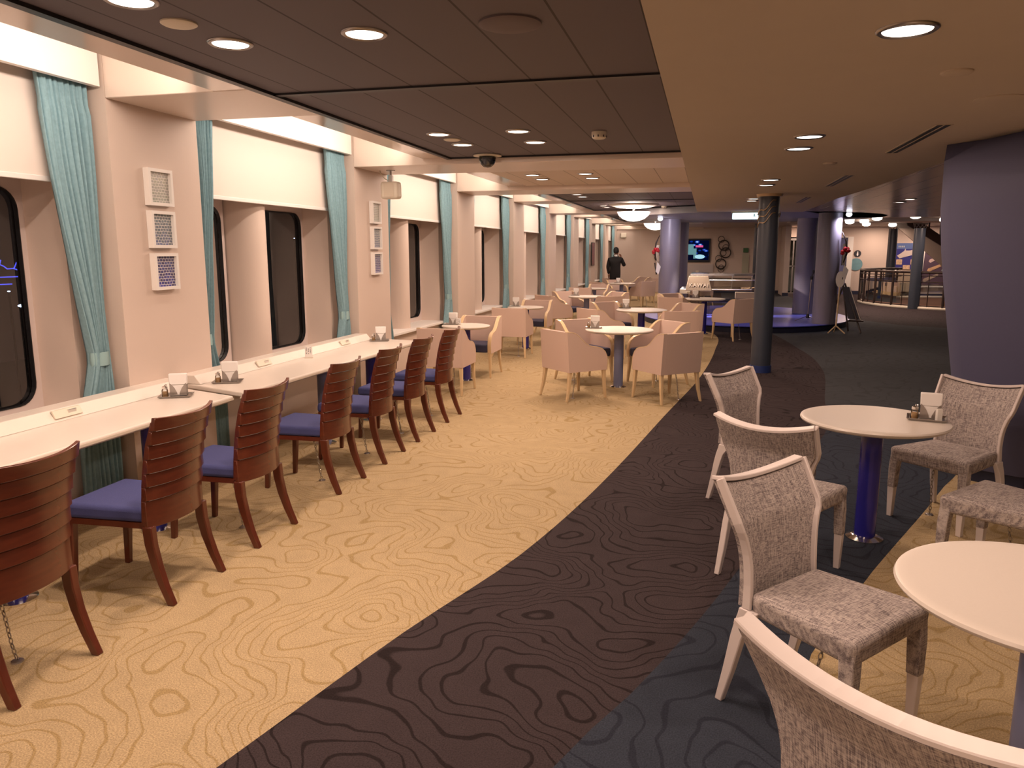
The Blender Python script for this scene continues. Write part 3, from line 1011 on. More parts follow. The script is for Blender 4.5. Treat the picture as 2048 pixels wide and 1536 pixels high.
# bowl pendants
for q, (x, yy, w_) in enumerate([(-1.53, 16.5, 'nearer'), (-1.53, 23.5, 'farther')]):
    t = thing('bowl_pendant', '%s white glass bowl pendant under a round reflector' % w_, 'pendant lamp', (x, yy, 2.66), 0, 'glowing bowl pendants')
    m = MB(); m.lathe([(0.02, -0.35), (0.12, -0.338), (0.23, -0.295), (0.31, -0.225), (0.345, -0.155), (0.33, -0.155), (0.22, -0.25), (0.02, -0.31)], 40, caps=False)
    m.build('bowl', M['bowl'], t, smooth=True)
    m = MB(); m.lathe([(0.06, -0.085), (0.30, -0.07), (0.44, -0.04), (0.52, -0.012), (0.52, 0.0)], 40, caps=False); m.build('reflector', M['paper'], t, smooth=True)
    m = MB(); m.tube([(0, 0, 0), (0, 0, -0.28)], 0.022, 12); m.build('stem', M['chrome'], t, smooth=True)
    area('bowl_light', (0, 0, -0.225), 0.16, P_BOWL * 1.2, (PI, 0, 0), None, t)
    area('bowl_light', (0, 0, -0.36), 0.4, P_BOWL * 0.35, (0, 0, 0), None, t)

# exit sign
t = thing('exit_sign', 'bright white illuminated exit sign hung below the soffit edge', 'exit sign', (0.70, 16.2, 2.47))
m = MB(); m.box(-0.25, 0.25, -0.04, 0.04, -0.15, -0.025); m.build('light_box', M['exit'], t, bevel=0.02, bseg=3)
m = MB(); m.box(-0.27, 0.27, -0.05, 0.05, -0.025, 0.0); m.build('housing', M['plastic'], t)
m = MB(); m.box(0.16, 0.175, -0.044, -0.039, -0.085, -0.045); m.box(0.15, 0.19, -0.044, -0.039, -0.095, -0.085); m.build('pictogram', pmat('sign_green', (0.02, 0.35, 0.2), 0.5), t)

# ------------------------------------------------------------------ columns
def column(label, x, yy, r, z1, mat, z0=0.0, base=0.0, group=None, cap=None, name='column'):
    t = thing(name, label, 'column', (x, yy, z0), 0, group)
    m = MB(); m.lathe([(r, 0), (r, z1 - z0)], 40); m.build('shaft', mat, t, smooth='auto')
    if base:
        m = MB(); m.lathe([(r + 0.012, 0), (r + 0.012, base)], 40); m.build('skirting', M['skirt_blue'], t, smooth='auto')
    if cap:
        m = MB(); m.lathe([(r + 0.03, z1 - z0 - 0.035), (r + 0.04, z1 - z0)], 40); m.build('collar', cap, t, smooth='auto')
    return t
c1 = column('slim slate-blue column with brass waves in the middle of the floor', 0.80, 11.35, 0.137, 2.47, M['col_navy'], base=0.10, cap=M['cream_wood'])
column('slate-blue column by the far wall next to the ring artwork', 1.70, 28.6, 0.13, 2.64, M['col_navy'], base=0.1)
column('front slate-blue column in the railed stairwell', 6.02, 25.1, 0.155, 2.36, M['col_navy'], base=0.0)
column('rear slate-blue column behind the stairwell railing', 6.55, 31.0, 0.155, 2.5, M['col_navy'])
column('stout lilac column left of the piano stage', -0.95, 20.5, 0.26, 2.50, M['col_lilac'], z0=0.14)
column('second lilac column hidden behind the left stage column', -0.80, 22.9, 0.26, 2.50, M['col_lilac'])
column('stout lilac column at the right end of the stage', 2.52, 17.85, 0.24, 2.50, M['col_lilac'], z0=0.14)
column('lilac column behind the right stage column', 2.42, 20.75, 0.26, 2.50, M['col_lilac'], z0=0.14)
# metal crowns on the two far slate columns
for (x, yy, z, lab) in ((6.02, 25.1, 2.36, 'open metal crown on top of the front stairwell column'), (6.55, 31.0, 2.5, 'open metal crown on top of the rear stairwell column')):
    m = MB()
    for k in range(10):
        a = 2 * PI * k / 10; b = a + 0.6
        m.tube([(0.16 * math.cos(a), 0.16 * math.sin(a), 0), (0.19 * math.cos(b), 0.19 * math.sin(b), 0.14)], 0.012, 6)
    m.tube([(0.19 * math.cos(2 * PI * k / 20), 0.19 * math.sin(2 * PI * k / 20), 0.13) for k in range(20)], 0.012, 6, closed=True)
    o = m.build('column_crown', M['metal'], loc=(x, yy, z)); tag(o, lab, 'ornament')
# brass waves on the slim column
t = thing('wave_ornament', 'three brass wave strips wrapped around the slim column', 'ornament', (0.80, 11.35, 2.0))
for k in range(3):
    m = MB(); pts = []
    for q in range(15):
        s_ = q / 14
        a = math.radians(-165 + 105 * s_)
        z = 0.02 + 0.085 * k + 0.19 * s_ + 0.028 * math.sin(s_ * 2 * PI * 1.5)
        pts.append((0.150 * math.cos(a), 0.150 * math.sin(a), z))
    m.tube(pts, 0.008, 8); m.build('wave', M['wave'], t, smooth=True)
m = MB(); m.tube([(0.150 * math.cos(math.radians(a)), 0.15 * math.sin(math.radians(a)), 0.16 + 0.0016 * (a + 30)) for a in range(-30, 40, 10)], 0.008, 8); m.build('wave', M['wave'], t, smooth=True)

# spot lamps and flower wall art on the stage columns
for (x, yy, sgn, lab) in ((-1.12, 18.9, 1, 'left'), (2.84, 17.6, -1, 'right')):
    t = thing('spotlight', 'small bright spotlight above the %s stage column' % lab, 'spotlight', (x, yy, 2.50))
    m = MB(); m.lathe([(0.02, -0.09), (0.05, -0.075), (0.06, -0.045), (0.045, -0.01)], 16); m.build('bulb', M['glossglow'], t, smooth=True)
    m = MB(); m.lathe([(0.05, -0.012), (0.05, 0)], 16); m.build('mount', M['metal'], t)
    cx, cy = (-0.95, 20.5) if sgn > 0 else (2.52, 17.85)
    d = Vector((cx, cy, 1.9)) - Vector((x, yy, 2.4))
    L = area('spot_beam', (0, 0, -0.10), 0.08, 11, (0, 0, 0), None, t, col=(0.95, 0.85, 1.0), spread=math.radians(100))
    L.rotation_euler = d.to_track_quat('-Z', 'Y').to_euler()
    d2_ = Vector((0.4, 20.0, 0.4)) - Vector((x, yy, 2.4))
    L2 = area('stage_fill', (0, 0, -0.11), 0.08, 90 if sgn > 0 else 3, (0, 0, 0), None, t, col=(1.0, 0.80, 0.68), spread=math.radians(60))  # added fill light that brightens the piano and stage
    L2.rotation_euler = d2_.to_track_quat('-Z', 'Y').to_euler()
for (x, yy, sgn, lab) in ((-1.26, 20.35, -1, 'left'), (2.80, 17.7, 1, 'right')):
    t = thing('flower_wall_sconce', 'wall vase with red flowers on the %s stage column' % lab, 'ornament', (x, yy, 1.30))
    m = MB(); m.box(-0.02, 0.02, -0.05, 0.05, 0.1, 0.55); m.box(0.03, 0.045, -0.03, 0.03, 0.1, 0.55); m.build('back_plate', M['metal'], t)
    m = MB(); m.tube([(0, -0.04, 0.15), (sgn * 0.06, -0.05, 0.35), (sgn * 0.03, -0.06, 0.6), (-sgn * 0.06, -0.06, 0.8)], [0.012, 0.02, 0.02, 0.008], 8); m.tube([(0, -0.03, -0.2), (sgn * 0.05, -0.04, 0.1)], 0.018, 8); m.build('vase', M['ring'], t, smooth=True)
    m = MB()
    for k in range(7):
        a = k * 0.9
        m.lathe([(0.005, -0.04), (0.04, -0.015), (0.045, 0.01), (0.01, 0.04)], 8, (sgn * 0.03 + 0.06 * math.cos(a), -0.06 + 0.03 * math.sin(a), 0.40 + 0.05 * math.sin(a * 1.7)))
    m.build('flowers', M['red'], t, smooth=True)
    m = MB(); m.add([(-0.02, -0.1, -0.12), (0.06, -0.1, -0.20), (0.11, -0.1, 0.0), (0.02, -0.1, 0.12), (-0.02, -0.09, -0.12), (0.06, -0.09, -0.20), (0.11, -0.09, 0.0), (0.02, -0.09, 0.12)], [(0, 1, 2, 3), (7, 6, 5, 4), (0, 4, 5, 1), (1, 5, 6, 2), (2, 6, 7, 3), (3, 7, 4, 0)]); m.build('paper_tag', M['paper'], t)

# ------------------------------------------------------------------ stage
t = MB(); t.cur = 0; t.lathe([(0.985, 0.0), (0.985, 0.10), (1.0, 0.125)], 72, caps=False)
t.cur = 1; t.lathe([(1.0, 0.125), (1.0, 0.14)], 72); t.v = [(a * 2.45, b * 3.2, c) for a, b, c in t.v]
o = t.build('stage_platform', [M['navy'], M['stage']]); o.location = (0.90, 19.95, 0)
tag(o, 'low round stage with glossy blue top and dark edge', 'stage')

# ------------------------------------------------------------------ wall worktop (two counters) with ledges and posts
def counter(name, label, poly, ledge, posts, mats):
    t = thing(name, label, 'counter', (0, 0, 0))
    m = MB(); m.prism(poly, 0.700, 0.735)
    m.build('worktop', M['table'], t, bevel=0.008, bseg=2)
    m = MB()
    # front nosing in pale wood, tapering under the worktop
    (x0, y0), (x1, y1) = poly[1], poly[2]
    m.add([(x0 + 0.004, y0, 0.722), (x1 + 0.004, y1, 0.722), (x1 + 0.004, y1, 0.708), (x0 + 0.004, y0, 0.708), (x0 - 0.03, y0, 0.690), (x1 - 0.03, y1, 0.690), (x0 - 0.03, y0, 0.70), (x1 - 0.03, y1, 0.70)],
          [(0, 1, 2, 3), (3, 2, 5, 4), (0, 6, 7, 1), (4, 5, 7, 6), (0, 3, 4, 6), (1, 7, 5, 2)])
    m.build('nosing', M['tedge'], t)
    ly0, ly1 = ledge
    m = MB()
    m.hexa([(-3.748, ly0, 0.736), (-3.56, ly0, 0.736), (-3.56, ly1, 0.736), (-3.748, ly1, 0.736)],
           [(-3.748, ly0, 0.80), (-3.615, ly0, 0.80), (-3.615, ly1, 0.80), (-3.748, ly1, 0.80)])
    m.build('ledge', M['table'], t, bevel=0.004)
    for (x, yy, mt) in posts:
        m = MB(); m.lathe([(0.055, 0.01), (0.055, 0.70)], 28, (x, yy, 0)); p_ = m.build('leg', M[mt], t, smooth='auto')
        m = MB(); m.lathe([(0.095, 0), (0.095, 0.012), (0.065, 0.022)], 28, (x, yy, 0)); m.build('foot_ring', M['chrome'], p_, smooth='auto')
    m = MB(); m.box(-3.745, -3.66, ly0 + 0.05, ly1 - 0.05, 0.61, 0.70); m.build('wall_rail', M['white'], t)
    return t
counter('window_counter', 'long pale window counter in the foreground, nearest the camera',
        [(-3.748, -1.0), (-3.06, -1.0), (-3.07, 4.47), (-3.748, 4.70)], (-1.0, 4.66), [(-3.24, 0.4, 'ped_navy'), (-3.24, 2.84, 'ped_navy'), (-3.24, 3.86, 'ped_navy')], None)
counter('window_counter', 'second pale window counter beyond the first, below the two pillars',
        [(-3.748, 4.83), (-3.07, 4.59), (-3.02, 7.82), (-3.748, 7.93)], (4.80, 7.78), [(-3.24, 6.05, 'ped_slate'), (-3.24, 7.05, 'ped_navy')], None)
for q, (yy, w_) in enumerate([(3.60, 'nearest'), (5.67, 'middle'), (7.18, 'farthest')]):
    t = thing('power_socket', '%s socket plate on the counter ledge' % w_, 'socket', (-3.588, yy, 0.768), 0, 'socket plates on the counter ledge')
    m = MB(); m.hexa([(0.012, -0.10, -0.014), (0.026, -0.10, -0.014), (0.026, 0.10, -0.014), (0.012, 0.10, -0.014)], [(-0.012, -0.10, 0.030), (0.002, -0.10, 0.030), (0.002, 0.10, 0.030), (-0.012, 0.10, 0.030)]); m.build('plate', M['plastic'], t, bevel=0.002)
    m = MB(); m.box(0.004, 0.018, 0.0, 0.06, 0.002, 0.022); m.build('cover', M['chrome'], t, bevel=0.002)

# ------------------------------------------------------------------ brown slat-back chairs
def chain_mesh(x, y_, ztop):
    m = MB()
    n = 15
    pts = []
    for k in range(n + 1):
        s_ = k / n
        pts.append(Vector((x + 0.05 * s_ + 0.01 * math.sin(s_ * 5), y_ - 0.05 * s_, ztop * (1 - s_) + 0.012)))
    for k in range(n):
        a, b = pts[k], pts[k + 1]
        c = (a + b) / 2; d = (b - a).normalized()
        sd_ = Vector((1, 0, 0)) if k % 2 else Vector((0, 1, 0))
        L = (b - a).length * 0.62
        loop = [c + d * L * math.cos(2 * PI * q / 8) + sd_ * 0.0075 * math.sin(2 * PI * q / 8) for q in range(8)]
        m.tube(loop, 0.0026, 5, closed=True)
    e = pts[-1]
    m.lathe([(0.026, 0), (0.024, 0.006), (0.010, 0.008)], 12, (e.x, e.y, 0.0))
    return m

def make_brown():
    t = thing('counter_chair', 'x', 'chair', (0, 0, 0), 0, 'brown slat chairs along the window counter')
    # backrest: seven curved slats, each lapping over the next
    m = MB()
    zt = [0.935, 0.865, 0.795, 0.725, 0.655, 0.587, 0.518]
    zb = [0.870, 0.800, 0.730, 0.660, 0.592, 0.523, 0.385]
    def yb(z):
        return smooth_interp([(0.38, -0.205), (0.5, -0.212), (0.65, -0.230), (0.8, -0.262), (0.94, -0.312)], z)
    for a, b in zip(zt, zb):
        def fn(u, v, a=a, b=b):
            z = b + (a - b) * v
            hw = 0.218 + 0.010 * (z - 0.4)
            x = -hw + 2 * hw * u
            s_ = x / hw
            crown = 0.0
            zz = z + (0.018 * (1 - s_ * s_) * -0.6 if a > 0.9 and v > 0.99 else 0)
            return (x, yb(z) - 0.058 * (1 - s_ * s_) - 0.011 * (1 - v), zz)
        m.shell(fn, 14, 3, (0, 0.021, 0))
    m.build('backrest', M['brownh'], t, smooth='auto', bevel=0.002, bseg=1)
    # stiles behind the slats keep the gaps dark at the sides
    for sx in (-1, 1):
        m = MB()
        m.sweep([(sx * 0.205, yb(z) + 0.012, z) for z in (0.40, 0.5, 0.6, 0.7, 0.8, 0.905)], 0.022, 0.024, (0, 1, 0))
        m.build('stile', M['brown'], t)
    m = MB()
    m.hexa([(-0.205, -0.20, 0.405), (0.205, -0.20, 0.405), (0.225, 0.27, 0.405), (-0.225, 0.27, 0.405)], [(-0.205, -0.20, 0.478), (0.205, -0.20, 0.478), (0.222, 0.265, 0.480), (-0.222, 0.265, 0.480)])
    m.build('seat', M['blue_seat'], t, bevel=0.022, bseg=3, smooth='auto')
    m = MB()
    m.hexa([(-0.20, -0.20, 0.375), (0.20, -0.20, 0.375), (0.215, 0.26, 0.375), (-0.215, 0.26, 0.375)], [(-0.20, -0.20, 0.405), (0.20, -0.20, 0.405), (0.215, 0.26, 0.405), (-0.215, 0.26, 0.405)])
    m.build('seat_frame', M['brown'], t)
    for sx in (-1, 1):
        m = MB()
        m.legs([(sx * 0.205, -0.310, 0, 0.034, 0.036), (sx * 0.203, -0.268, 0.10, 0.035, 0.042), (sx * 0.20, -0.236, 0.20, 0.036, 0.048), (sx * 0.200, -0.214, 0.30, 0.038, 0.052), (sx * 0.200, -0.208, 0.392, 0.040, 0.052)])
        m.build('leg', M['brown'], t, bevel=0.005, smooth='auto')
        m = MB()
        m.legs([(sx * 0.195, 0.265, 0, 0.030, 0.030), (sx * 0.192, 0.240, 0.38, 0.042, 0.042)])
        m.build('leg', M['brown'], t, bevel=0.005, smooth='auto')
    chain_mesh(0.03, 0.02, 0.36).build('security_chain', M['chain'], t)
    return t
bc = make_brown()
wb = ['cut off at the left edge of the photo', 'second from the camera, behind the cropped one', 'third from the camera, at the gap between counters', 'fourth from the camera', 'fifth from the camera', 'sixth from the camera', 'farthest, in front of the first armchair']
for i, yy in enumerate([2.30, 3.18, 3.94, 4.96, 5.76, 6.52, 7.33]):
    lab = 'brown slat-back counter chair with blue seat, ' + wb[i]
    rz = PI / 2 + [0.0, 0.02, -0.01, 0.0, 0.015, -0.01, 0.0][i]
    if i == 0:
        bc.location = (-2.77, yy, 0); bc.rotation_euler = (0, 0, rz); bc['label'] = lab
    else:
        dup(bc, (-2.77, yy, 0), rz, lab)

# ------------------------------------------------------------------ cream armchairs
def make_arm():
    t = thing('armchair', 'x', 'armchair', (0, 0, 0), 0, 'cream armchairs around the round tables')
    prof = [(0.270, 0.335), (0.278, 0.42), (0.268, 0.49), (0.240, 0.545), (0.195, 0.583), (0.14, 0.602), (0.07, 0.612), (0.01, 0.628), (-0.045, 0.660), (-0.095, 0.705), (-0.145, 0.750), (-0.19, 0.778), (-0.235, 0.790), (-0.300, 0.795)]
    m = MB()
    for sx in (-1, 1):
        xo, xi = sx * 0.28, sx * 0.232
        pts = prof + [(-0.285, 0.60), (-0.268, 0.335)]
        n = len(pts)
        vs = [(xo, a, b) for a, b in pts] + [(xi, a, b) for a, b in pts]
        fs = [(i, (i + 1) % n, n + (i + 1) % n, n + i) for i in range(n)]
        tr = tessellate_polygon([[Vector((a, b, 0)) for a, b in pts]])
        fs += [tuple(q) for q in tr] + [tuple(n + k for k in reversed(q)) for q in tr]
        m.add(vs, fs)
    # back panel and rails
    m.hexa([(-0.235, -0.268, 0.335), (0.235, -0.268, 0.335), (0.235, -0.20, 0.335), (-0.235, -0.20, 0.335)],
           [(-0.235, -0.300, 0.795), (0.235, -0.300, 0.795), (0.235, -0.238, 0.795), (-0.235, -0.238, 0.795)])
    m.build('upholstery', M['cream_fab'], t, smooth='auto')
    for sx in (-1, 1):
        m = MB()
        m.sweep([(sx * 0.256, a, b + 0.003) for a, b in prof], 0.050, 0.012, [(0, -0.2, 1)] * 1 and [Vector((0, 1, 0.02)) if k < 3 else Vector((0, 0.35, 1)) for k in range(len(prof))])
        m.build('arm_trim', M['cream_wood'], t, smooth='auto', bevel=0.003, bseg=1)
    m = MB(); m.box(-0.230, 0.230, -0.20, 0.268, 0.345, 0.455)
    m.build('seat_cushion', M['navy_seat'], t, bevel=0.02, bseg=3, smooth='auto')
    for sx in (-1, 1):
        m = MB(); m.legs([(sx * 0.275, -0.295, 0, 0.024, 0.026), (sx * 0.262, -0.262, 0.14, 0.032, 0.034), (sx * 0.25, -0.238, 0.336, 0.042, 0.044)])
        m.build('leg', M['cream_wood'], t, bevel=0.004, smooth='auto')
        m = MB(); m.legs([(sx * 0.268, 0.262, 0, 0.024, 0.026), (sx * 0.26, 0.250, 0.14, 0.032, 0.034), (sx * 0.252, 0.240, 0.346, 0.040, 0.042)])
        m.build('leg', M['cream_wood'], t, bevel=0.004, smooth='auto')
    chain_mesh(0.08, -0.05, 0.34).build('security_chain', M['chain'], t)
    return t
ac = make_arm()
first_arm = [True]
def armchair(x, yy, face, label):
    """face = world heading of the sitter in degrees"""
    rz = math.radians(face - 90)
    if first_arm[0]:
        first_arm[0] = False
        ac.location = (x, yy, 0); ac.rotation_euler = (0, 0, rz); ac['label'] = label
        return ac
    return dup(ac, (x, yy, 0), rz, label)

# ------------------------------------------------------------------ round tables
ped_proto = {}
def round_table(x, yy, r, ped, label):
    t = thing('round_table', label, 'table', (x, yy, 0), 0, 'round white pedestal tables')
    m = MB()
    m.lathe([(r - 0.030, 0.703), (r - 0.006, 0.715), (r, 0.725), (r - 0.004, 0.734), (r - 0.018, 0.737), (r - 0.045, 0.7355), (0.05, 0.7355)], 72)
    m.build('tabletop', M['table'], t, smooth='auto')
    m = MB(); m.lathe([(0.060, 0.012), (0.060, 0.704)], 36); m.build('pedestal', M[ped], t, smooth='auto')
    m = MB(); m.lathe([(0.105, 0), (0.105, 0.008), (0.078, 0.020), (0.064, 0.026)], 36); m.build('base_ring', M['chrome'], t, smooth='auto')
    m = MB(); m.lathe([(0.10, 0.690), (0.10, 0.703)], 28); m.build('top_plate', M['metal'], t, smooth='auto')
    return t
TC = (-1.03, 9.60); TF = (-1.03, 12.98)
round_table(0.985, 4.76, 0.405, 'ped_navy', 'round white table on a deep blue pedestal among the grey tweed chairs')
round_table(1.00, 2.37, 0.41, 'ped_slate', 'round white table cut off at the lower right corner of the photo')
round_table(TC[0], TC[1], 0.425, 'ped_slate', 'round table on a slate pedestal ringed by the four nearest armchairs')
round_table(-3.05, 9.62, 0.32, 'ped_navy', 'small round table on a blue pedestal just past the counter')
round_table(-3.05, 13.1, 0.32, 'ped_navy', 'small round table by the window, second from the counter')
round_table(TF[0], TF[1], 0.425, 'ped_navy', 'round table on a blue pedestal behind the nearest armchair group')
round_table(-2.50, 16.55, 0.40, 'ped_slate', 'round table on a slate pedestal by the third window bay group')
round_table(-0.02, 16.35, 0.42, 'ped_navy', 'round table on a blue pedestal in front of the piano stage')
round_table(-2.86, 20.2, 0.34, 'ped_slate', 'small distant round table close to the window curtains')
round_table(-2.50, 23.6, 0.42, 'ped_slate', 'distant round table in front of the person in black')
round_table(-0.79, 17.32, 0.25, 'ped_slate', 'small white table top just behind the stage-side table')

armchair(-1.47, 8.85, 45, 'cream armchair seen from behind at lower left of the nearest round table')
armchair(-0.41, 8.93, 131, 'cream armchair seen from behind at lower right of the nearest round table')
armchair(-0.58, 10.02, 222, 'cream armchair at the nearest round table, far right, showing its inside')
armchair(-1.52, 9.98, -48, 'cream armchair at the nearest round table, far left, behind the napkins')
armchair(-3.03, 8.80, 90, 'cream armchair with its back to the last brown counter chair')
armchair(-3.05, 10.12, 270, 'cream armchair facing the camera at the small table past the counter')
armchair(-3.05, 12.18, 90, 'cream armchair seen from behind at the second small window table')
armchair(-3.04, 13.80, 270, 'cream armchair facing the camera at the second small window table')
armchair(-1.60, 12.25, 45, 'cream armchair on the left of the second four-chair table, seen from behind')
armchair(-0.42, 12.22, 108, 'cream armchair on the right of the second four-chair table, seen from behind')
armchair(-0.42, 13.65, 225, 'cream armchair at the far right of the second four-chair table')
armchair(-1.60, 13.65, -45, 'cream armchair at the far left of the second four-chair table')
armchair(-3.06, 15.75, 48, 'cream armchair near the third window bay, left side of its table')
armchair(-1.98, 15.85, 118, 'cream armchair with a wide back to the camera behind the second table group')
armchair(-2.98, 17.15, -45, 'cream armchair behind the third window bay table on the left')
armchair(-2.05, 17.15, 225, 'cream armchair behind the third window bay table on the right')
armchair(-0.52, 15.70, 60, 'cream armchair left of the stage-side table, seen from behind')
armchair(0.53, 15.48, 135, 'cream armchair right of the stage-side table, beside the slim blue column')
armchair(-0.60, 16.75, -50, 'cream armchair on the far left of the stage-side table')
armchair(-3.05, 19.35, 90, 'distant cream armchair with its back to the camera by the window')
armchair(-2.88, 20.95, 262, 'distant cream armchair facing the camera beside the curtains')
armchair(-2.95, 22.75, 45, 'distant cream armchair left of the table in front of the person')
armchair(-1.90, 23.95, 135, 'distant cream armchair right of the table in front of the person')
armchair(-2.75, 24.55, -60, 'distant cream armchair behind the table in front of the person')
armchair(-3.0, 26.0, 60, 'cream armchair next to the person in black')
armchair(-2.30, 27.4, 225, 'cream armchair right of the person, arm turned to the window')
armchair(-1.55, 26.6, 100, 'cream armchair beyond the left stage column, nearer one')
armchair(-1.35, 29.0, 260, 'cream armchair by the far wall left of the stage column')
armchair(-0.15, 24.8, 120, 'cream armchair glimpsed between the left stage column and the piano')

# ------------------------------------------------------------------ grey tweed chairs with white frames
def make_grey():
    t = thing('tweed_chair', 'x', 'chair', (0, 0, 0), 0, 'grey tweed chairs with white frames')
    def hw(z):
        return interp([(0.40, 0.206), (0.48, 0.199), (0.56, 0.200), (0.62, 0.208), (0.67, 0.223), (0.715, 0.244)], z) if z <= 0.715 else 0.244 + (z - 0.715) * 0.05
    def yc(z):
        return smooth_interp([(0.40, -0.205), (0.55, -0.212), (0.715, -0.228)], z) if z <= 0.715 else -0.228 - (z - 0.715) * 0.55
    def pt(s_, v):
        """s_ -1..1 across, v 0..1 up"""
        top = 0.842 + 0.036 * s_ * s_
        z = 0.40 + (top - 0.40) * v
        x = s_ * hw(z)
        return Vector((x, yc(z) - 0.055 * (1 - s_ * s_) * (0.35 + 0.65 * v), z))
    m = MB(); m.shell(lambda u, v: pt(-0.975 + 1.95 * u, v * 0.975) + Vector((0, -0.004, 0)), 14, 24, (0, -0.044, 0))
    m.build('backrest', M['tweed'], t, smooth='auto')
    m = MB()
    N_ = 16
    left = [pt(-1, k / N_) for k in range(N_ + 1)]
    topc = [pt(-1 + 2 * k / 14, 1.0) for k in range(15)]
    right = [pt(1, 1 - k / N_) for k in range(N_ + 1)]
    off = Vector((0, -0.012, 0))
    m.sweep([p + Vector((0, -0.006, 0)) for p in left], 0.016, 0.036, (0, 1, 0))
    m.sweep([p + off * 1.5 for p in topc], 0.016, 0.050, (0, 1, 0.15))
    m.sweep([p + Vector((0, -0.006, 0)) for p in right], 0.016, 0.036, (0, 1, 0))
    m.build('back_frame', M['wframe'], t, bevel=0.003, bseg=1)
    # seat
    m = MB()
    def seatring(z, g):
        return [(-0.205 + g, -0.205 + g, z), (0.205 - g, -0.205 + g, z), (0.25 - g, 0.235 - g, z), (-0.25 + g, 0.235 - g, z)]
    m.hexa(seatring(0.372, 0.006), seatring(0.466, 0.0))
    sb = m.build('seat', M['tweed'], t, bevel=0.026, bseg=4, smooth='auto')
    m = MB()
    def dome(u, v):
        s_ = 2 * u - 1; q = 2 * v - 1
        yv = -0.018 * 0 + 0.015 + q * 0.205
        hwx = 0.212 + 0.018 * q
        return (s_ * hwx, yv, 0.455 + 0.024 * (1 - s_ ** 4) * (1 - q ** 4))
    m.shell(dome, 12, 12, (0, 0, -0.02)); m.build('seat_crown', M['tweed'], t, smooth='auto')
    # legs: rear white and raked, front half sleeved in tweed
    for sx in (-1, 1):
        m = MB()
        m.legs([(sx * 0.222, -0.300, 0, 0.028, 0.030), (sx * 0.215, -0.268, 0.14, 0.033, 0.040), (sx * 0.210, -0.240, 0.28, 0.034, 0.050), (sx * 0.206, -0.226, 0.335, 0.034, 0.056), (sx * 0.205, -0.206, 0.375, 0.028, 0.074), (sx * 0.205, -0.198, 0.40, 0.026, 0.080)])
        m.build('leg', M['wframe'], t, bevel=0.004, smooth='auto')
        m = MB()
        m.legs([(sx * 0.222, 0.208, 0, 0.030, 0.030), (sx * 0.222, 0.208, 0.21, 0.042, 0.042)])
        lg = m.build('leg', M['wframe'], t, bevel=0.003, smooth='auto')
        m = MB()
        m.legs([(sx * 0.222, 0.207, 0.195, 0.046, 0.046), (sx * 0.219, 0.205, 0.33, 0.052, 0.052), (sx * 0.212, 0.198, 0.42, 0.056, 0.056)])
        m.build('leg_cover', M['tweed'], lg, bevel=0.005, smooth='auto')
    chain_mesh(0.05, 0.03, 0.37).build('security_chain', M['chain'], t)
    return t
gc = make_grey()
glist = [(0.49, 2.79, -40, 'grey tweed chair in the right foreground facing the cropped table, full seat visible'),
         (0.46, 4.17, 62, 'grey tweed chair seen from behind in front of the blue-pedestal table'),
         (0.45, 5.31, -36, 'grey tweed chair farthest left at the blue-pedestal table, by the dark carpet'),
         (1.53, 5.23, 226, 'grey tweed chair behind the napkins, in front of the blue leaning wall'),
         (1.545, 4.24, 139, 'grey tweed chair cropped by the right edge, only its seat showing'),
         (0.566, 1.745, 48, 'grey tweed chair at the very bottom with only its curved white back rail')]
for i, (x, yy, fa, lab) in enumerate(glist):
    rz = math.radians(fa - 90)
    if i == 0:
        gc.location = (x, yy, 0); gc.rotation_euler = (0, 0, rz); gc['label'] = lab
    else:
        g_ = dup(gc, (x, yy, 0), rz, lab)
        if i == 5: g_.scale = (1.22, 1.0, 1.0)      # the bottom one is the wide model

# ------------------------------------------------------------------ tabletop things
def tray_mesh(w=0.092, d=0.066):
    m = MB()
    m.hexa([(-w, -d, 0), (w, -d, 0), (w, d, 0), (-w, d, 0)], [(-w, -d, 0.003), (w, -d, 0.003), (w, d, 0.003), (-w, d, 0.003)])
    W2, D2 = w + 0.012, d + 0.012
    for a, b in (((-w, -d), (w, -d)), ((w, -d), (w, d)), ((w, d), (-w, d)), ((-w, d), (-w, -d))):
        a2 = (a[0] / w * W2, a[1] / d * D2); b2 = (b[0] / w * W2, b[1] / d * D2)
        m.add([(a[0], a[1], 0.0), (b[0], b[1], 0.0), (b2[0], b2[1], 0.011), (a2[0], a2[1], 0.011), (a[0], a[1], 0.003), (b[0], b[1], 0.003), (b2[0], b2[1], 0.013), (a2[0], a2[1], 0.013)],
              [(0, 1, 2, 3), (7, 6, 5, 4), (3, 2, 6, 7), (0, 4, 5, 1)])
    return m
def holder_parts(t):
    m = MB()
    # two steel plates, each cut to a pair of leaves with a tapering gap
    for sy in (-1, 1):
        for sx in (-1, 1):
            pts = [(0.053, 0), (0.053, 0.088), (0.043, 0.082), (0.023, 0.055), (0.008, 0.022), (0.004, 0)]
            pts = [(sx * a, b) for a, b in pts]
            vs = [(a, sy * 0.0215, b) for a, b in pts] + [(a, sy * 0.0245, b) for a, b in pts]
            n = len(pts)
            m.add(vs, [tuple(range(n)), tuple(range(2 * n - 1, n - 1, -1))] + [(i, (i + 1) % n, n + (i + 1) % n, n + i) for i in range(n)])
    m.box(-0.053, 0.053, -0.0245, 0.0245, 0, 0.003)
    m.build('plates', M['metal'], t)
    m = MB()
    m.box(-0.046, 0.046, -0.020, 0.020, 0.004, 0.075)
    m.hexa([(-0.055, -0.024, 0.075), (0.055, -0.024, 0.075), (0.055, 0.024, 0.075), (-0.055, 0.024, 0.075)],
           [(-0.058, -0.022, 0.150), (0.058, -0.022, 0.150), (0.058, 0.022, 0.150), (-0.058, 0.022, 0.150)])
    m.build('napkins', M['paper'], t, bevel=0.006, bseg=2, smooth='auto')
trayp = holdp = shakp = saltp = None
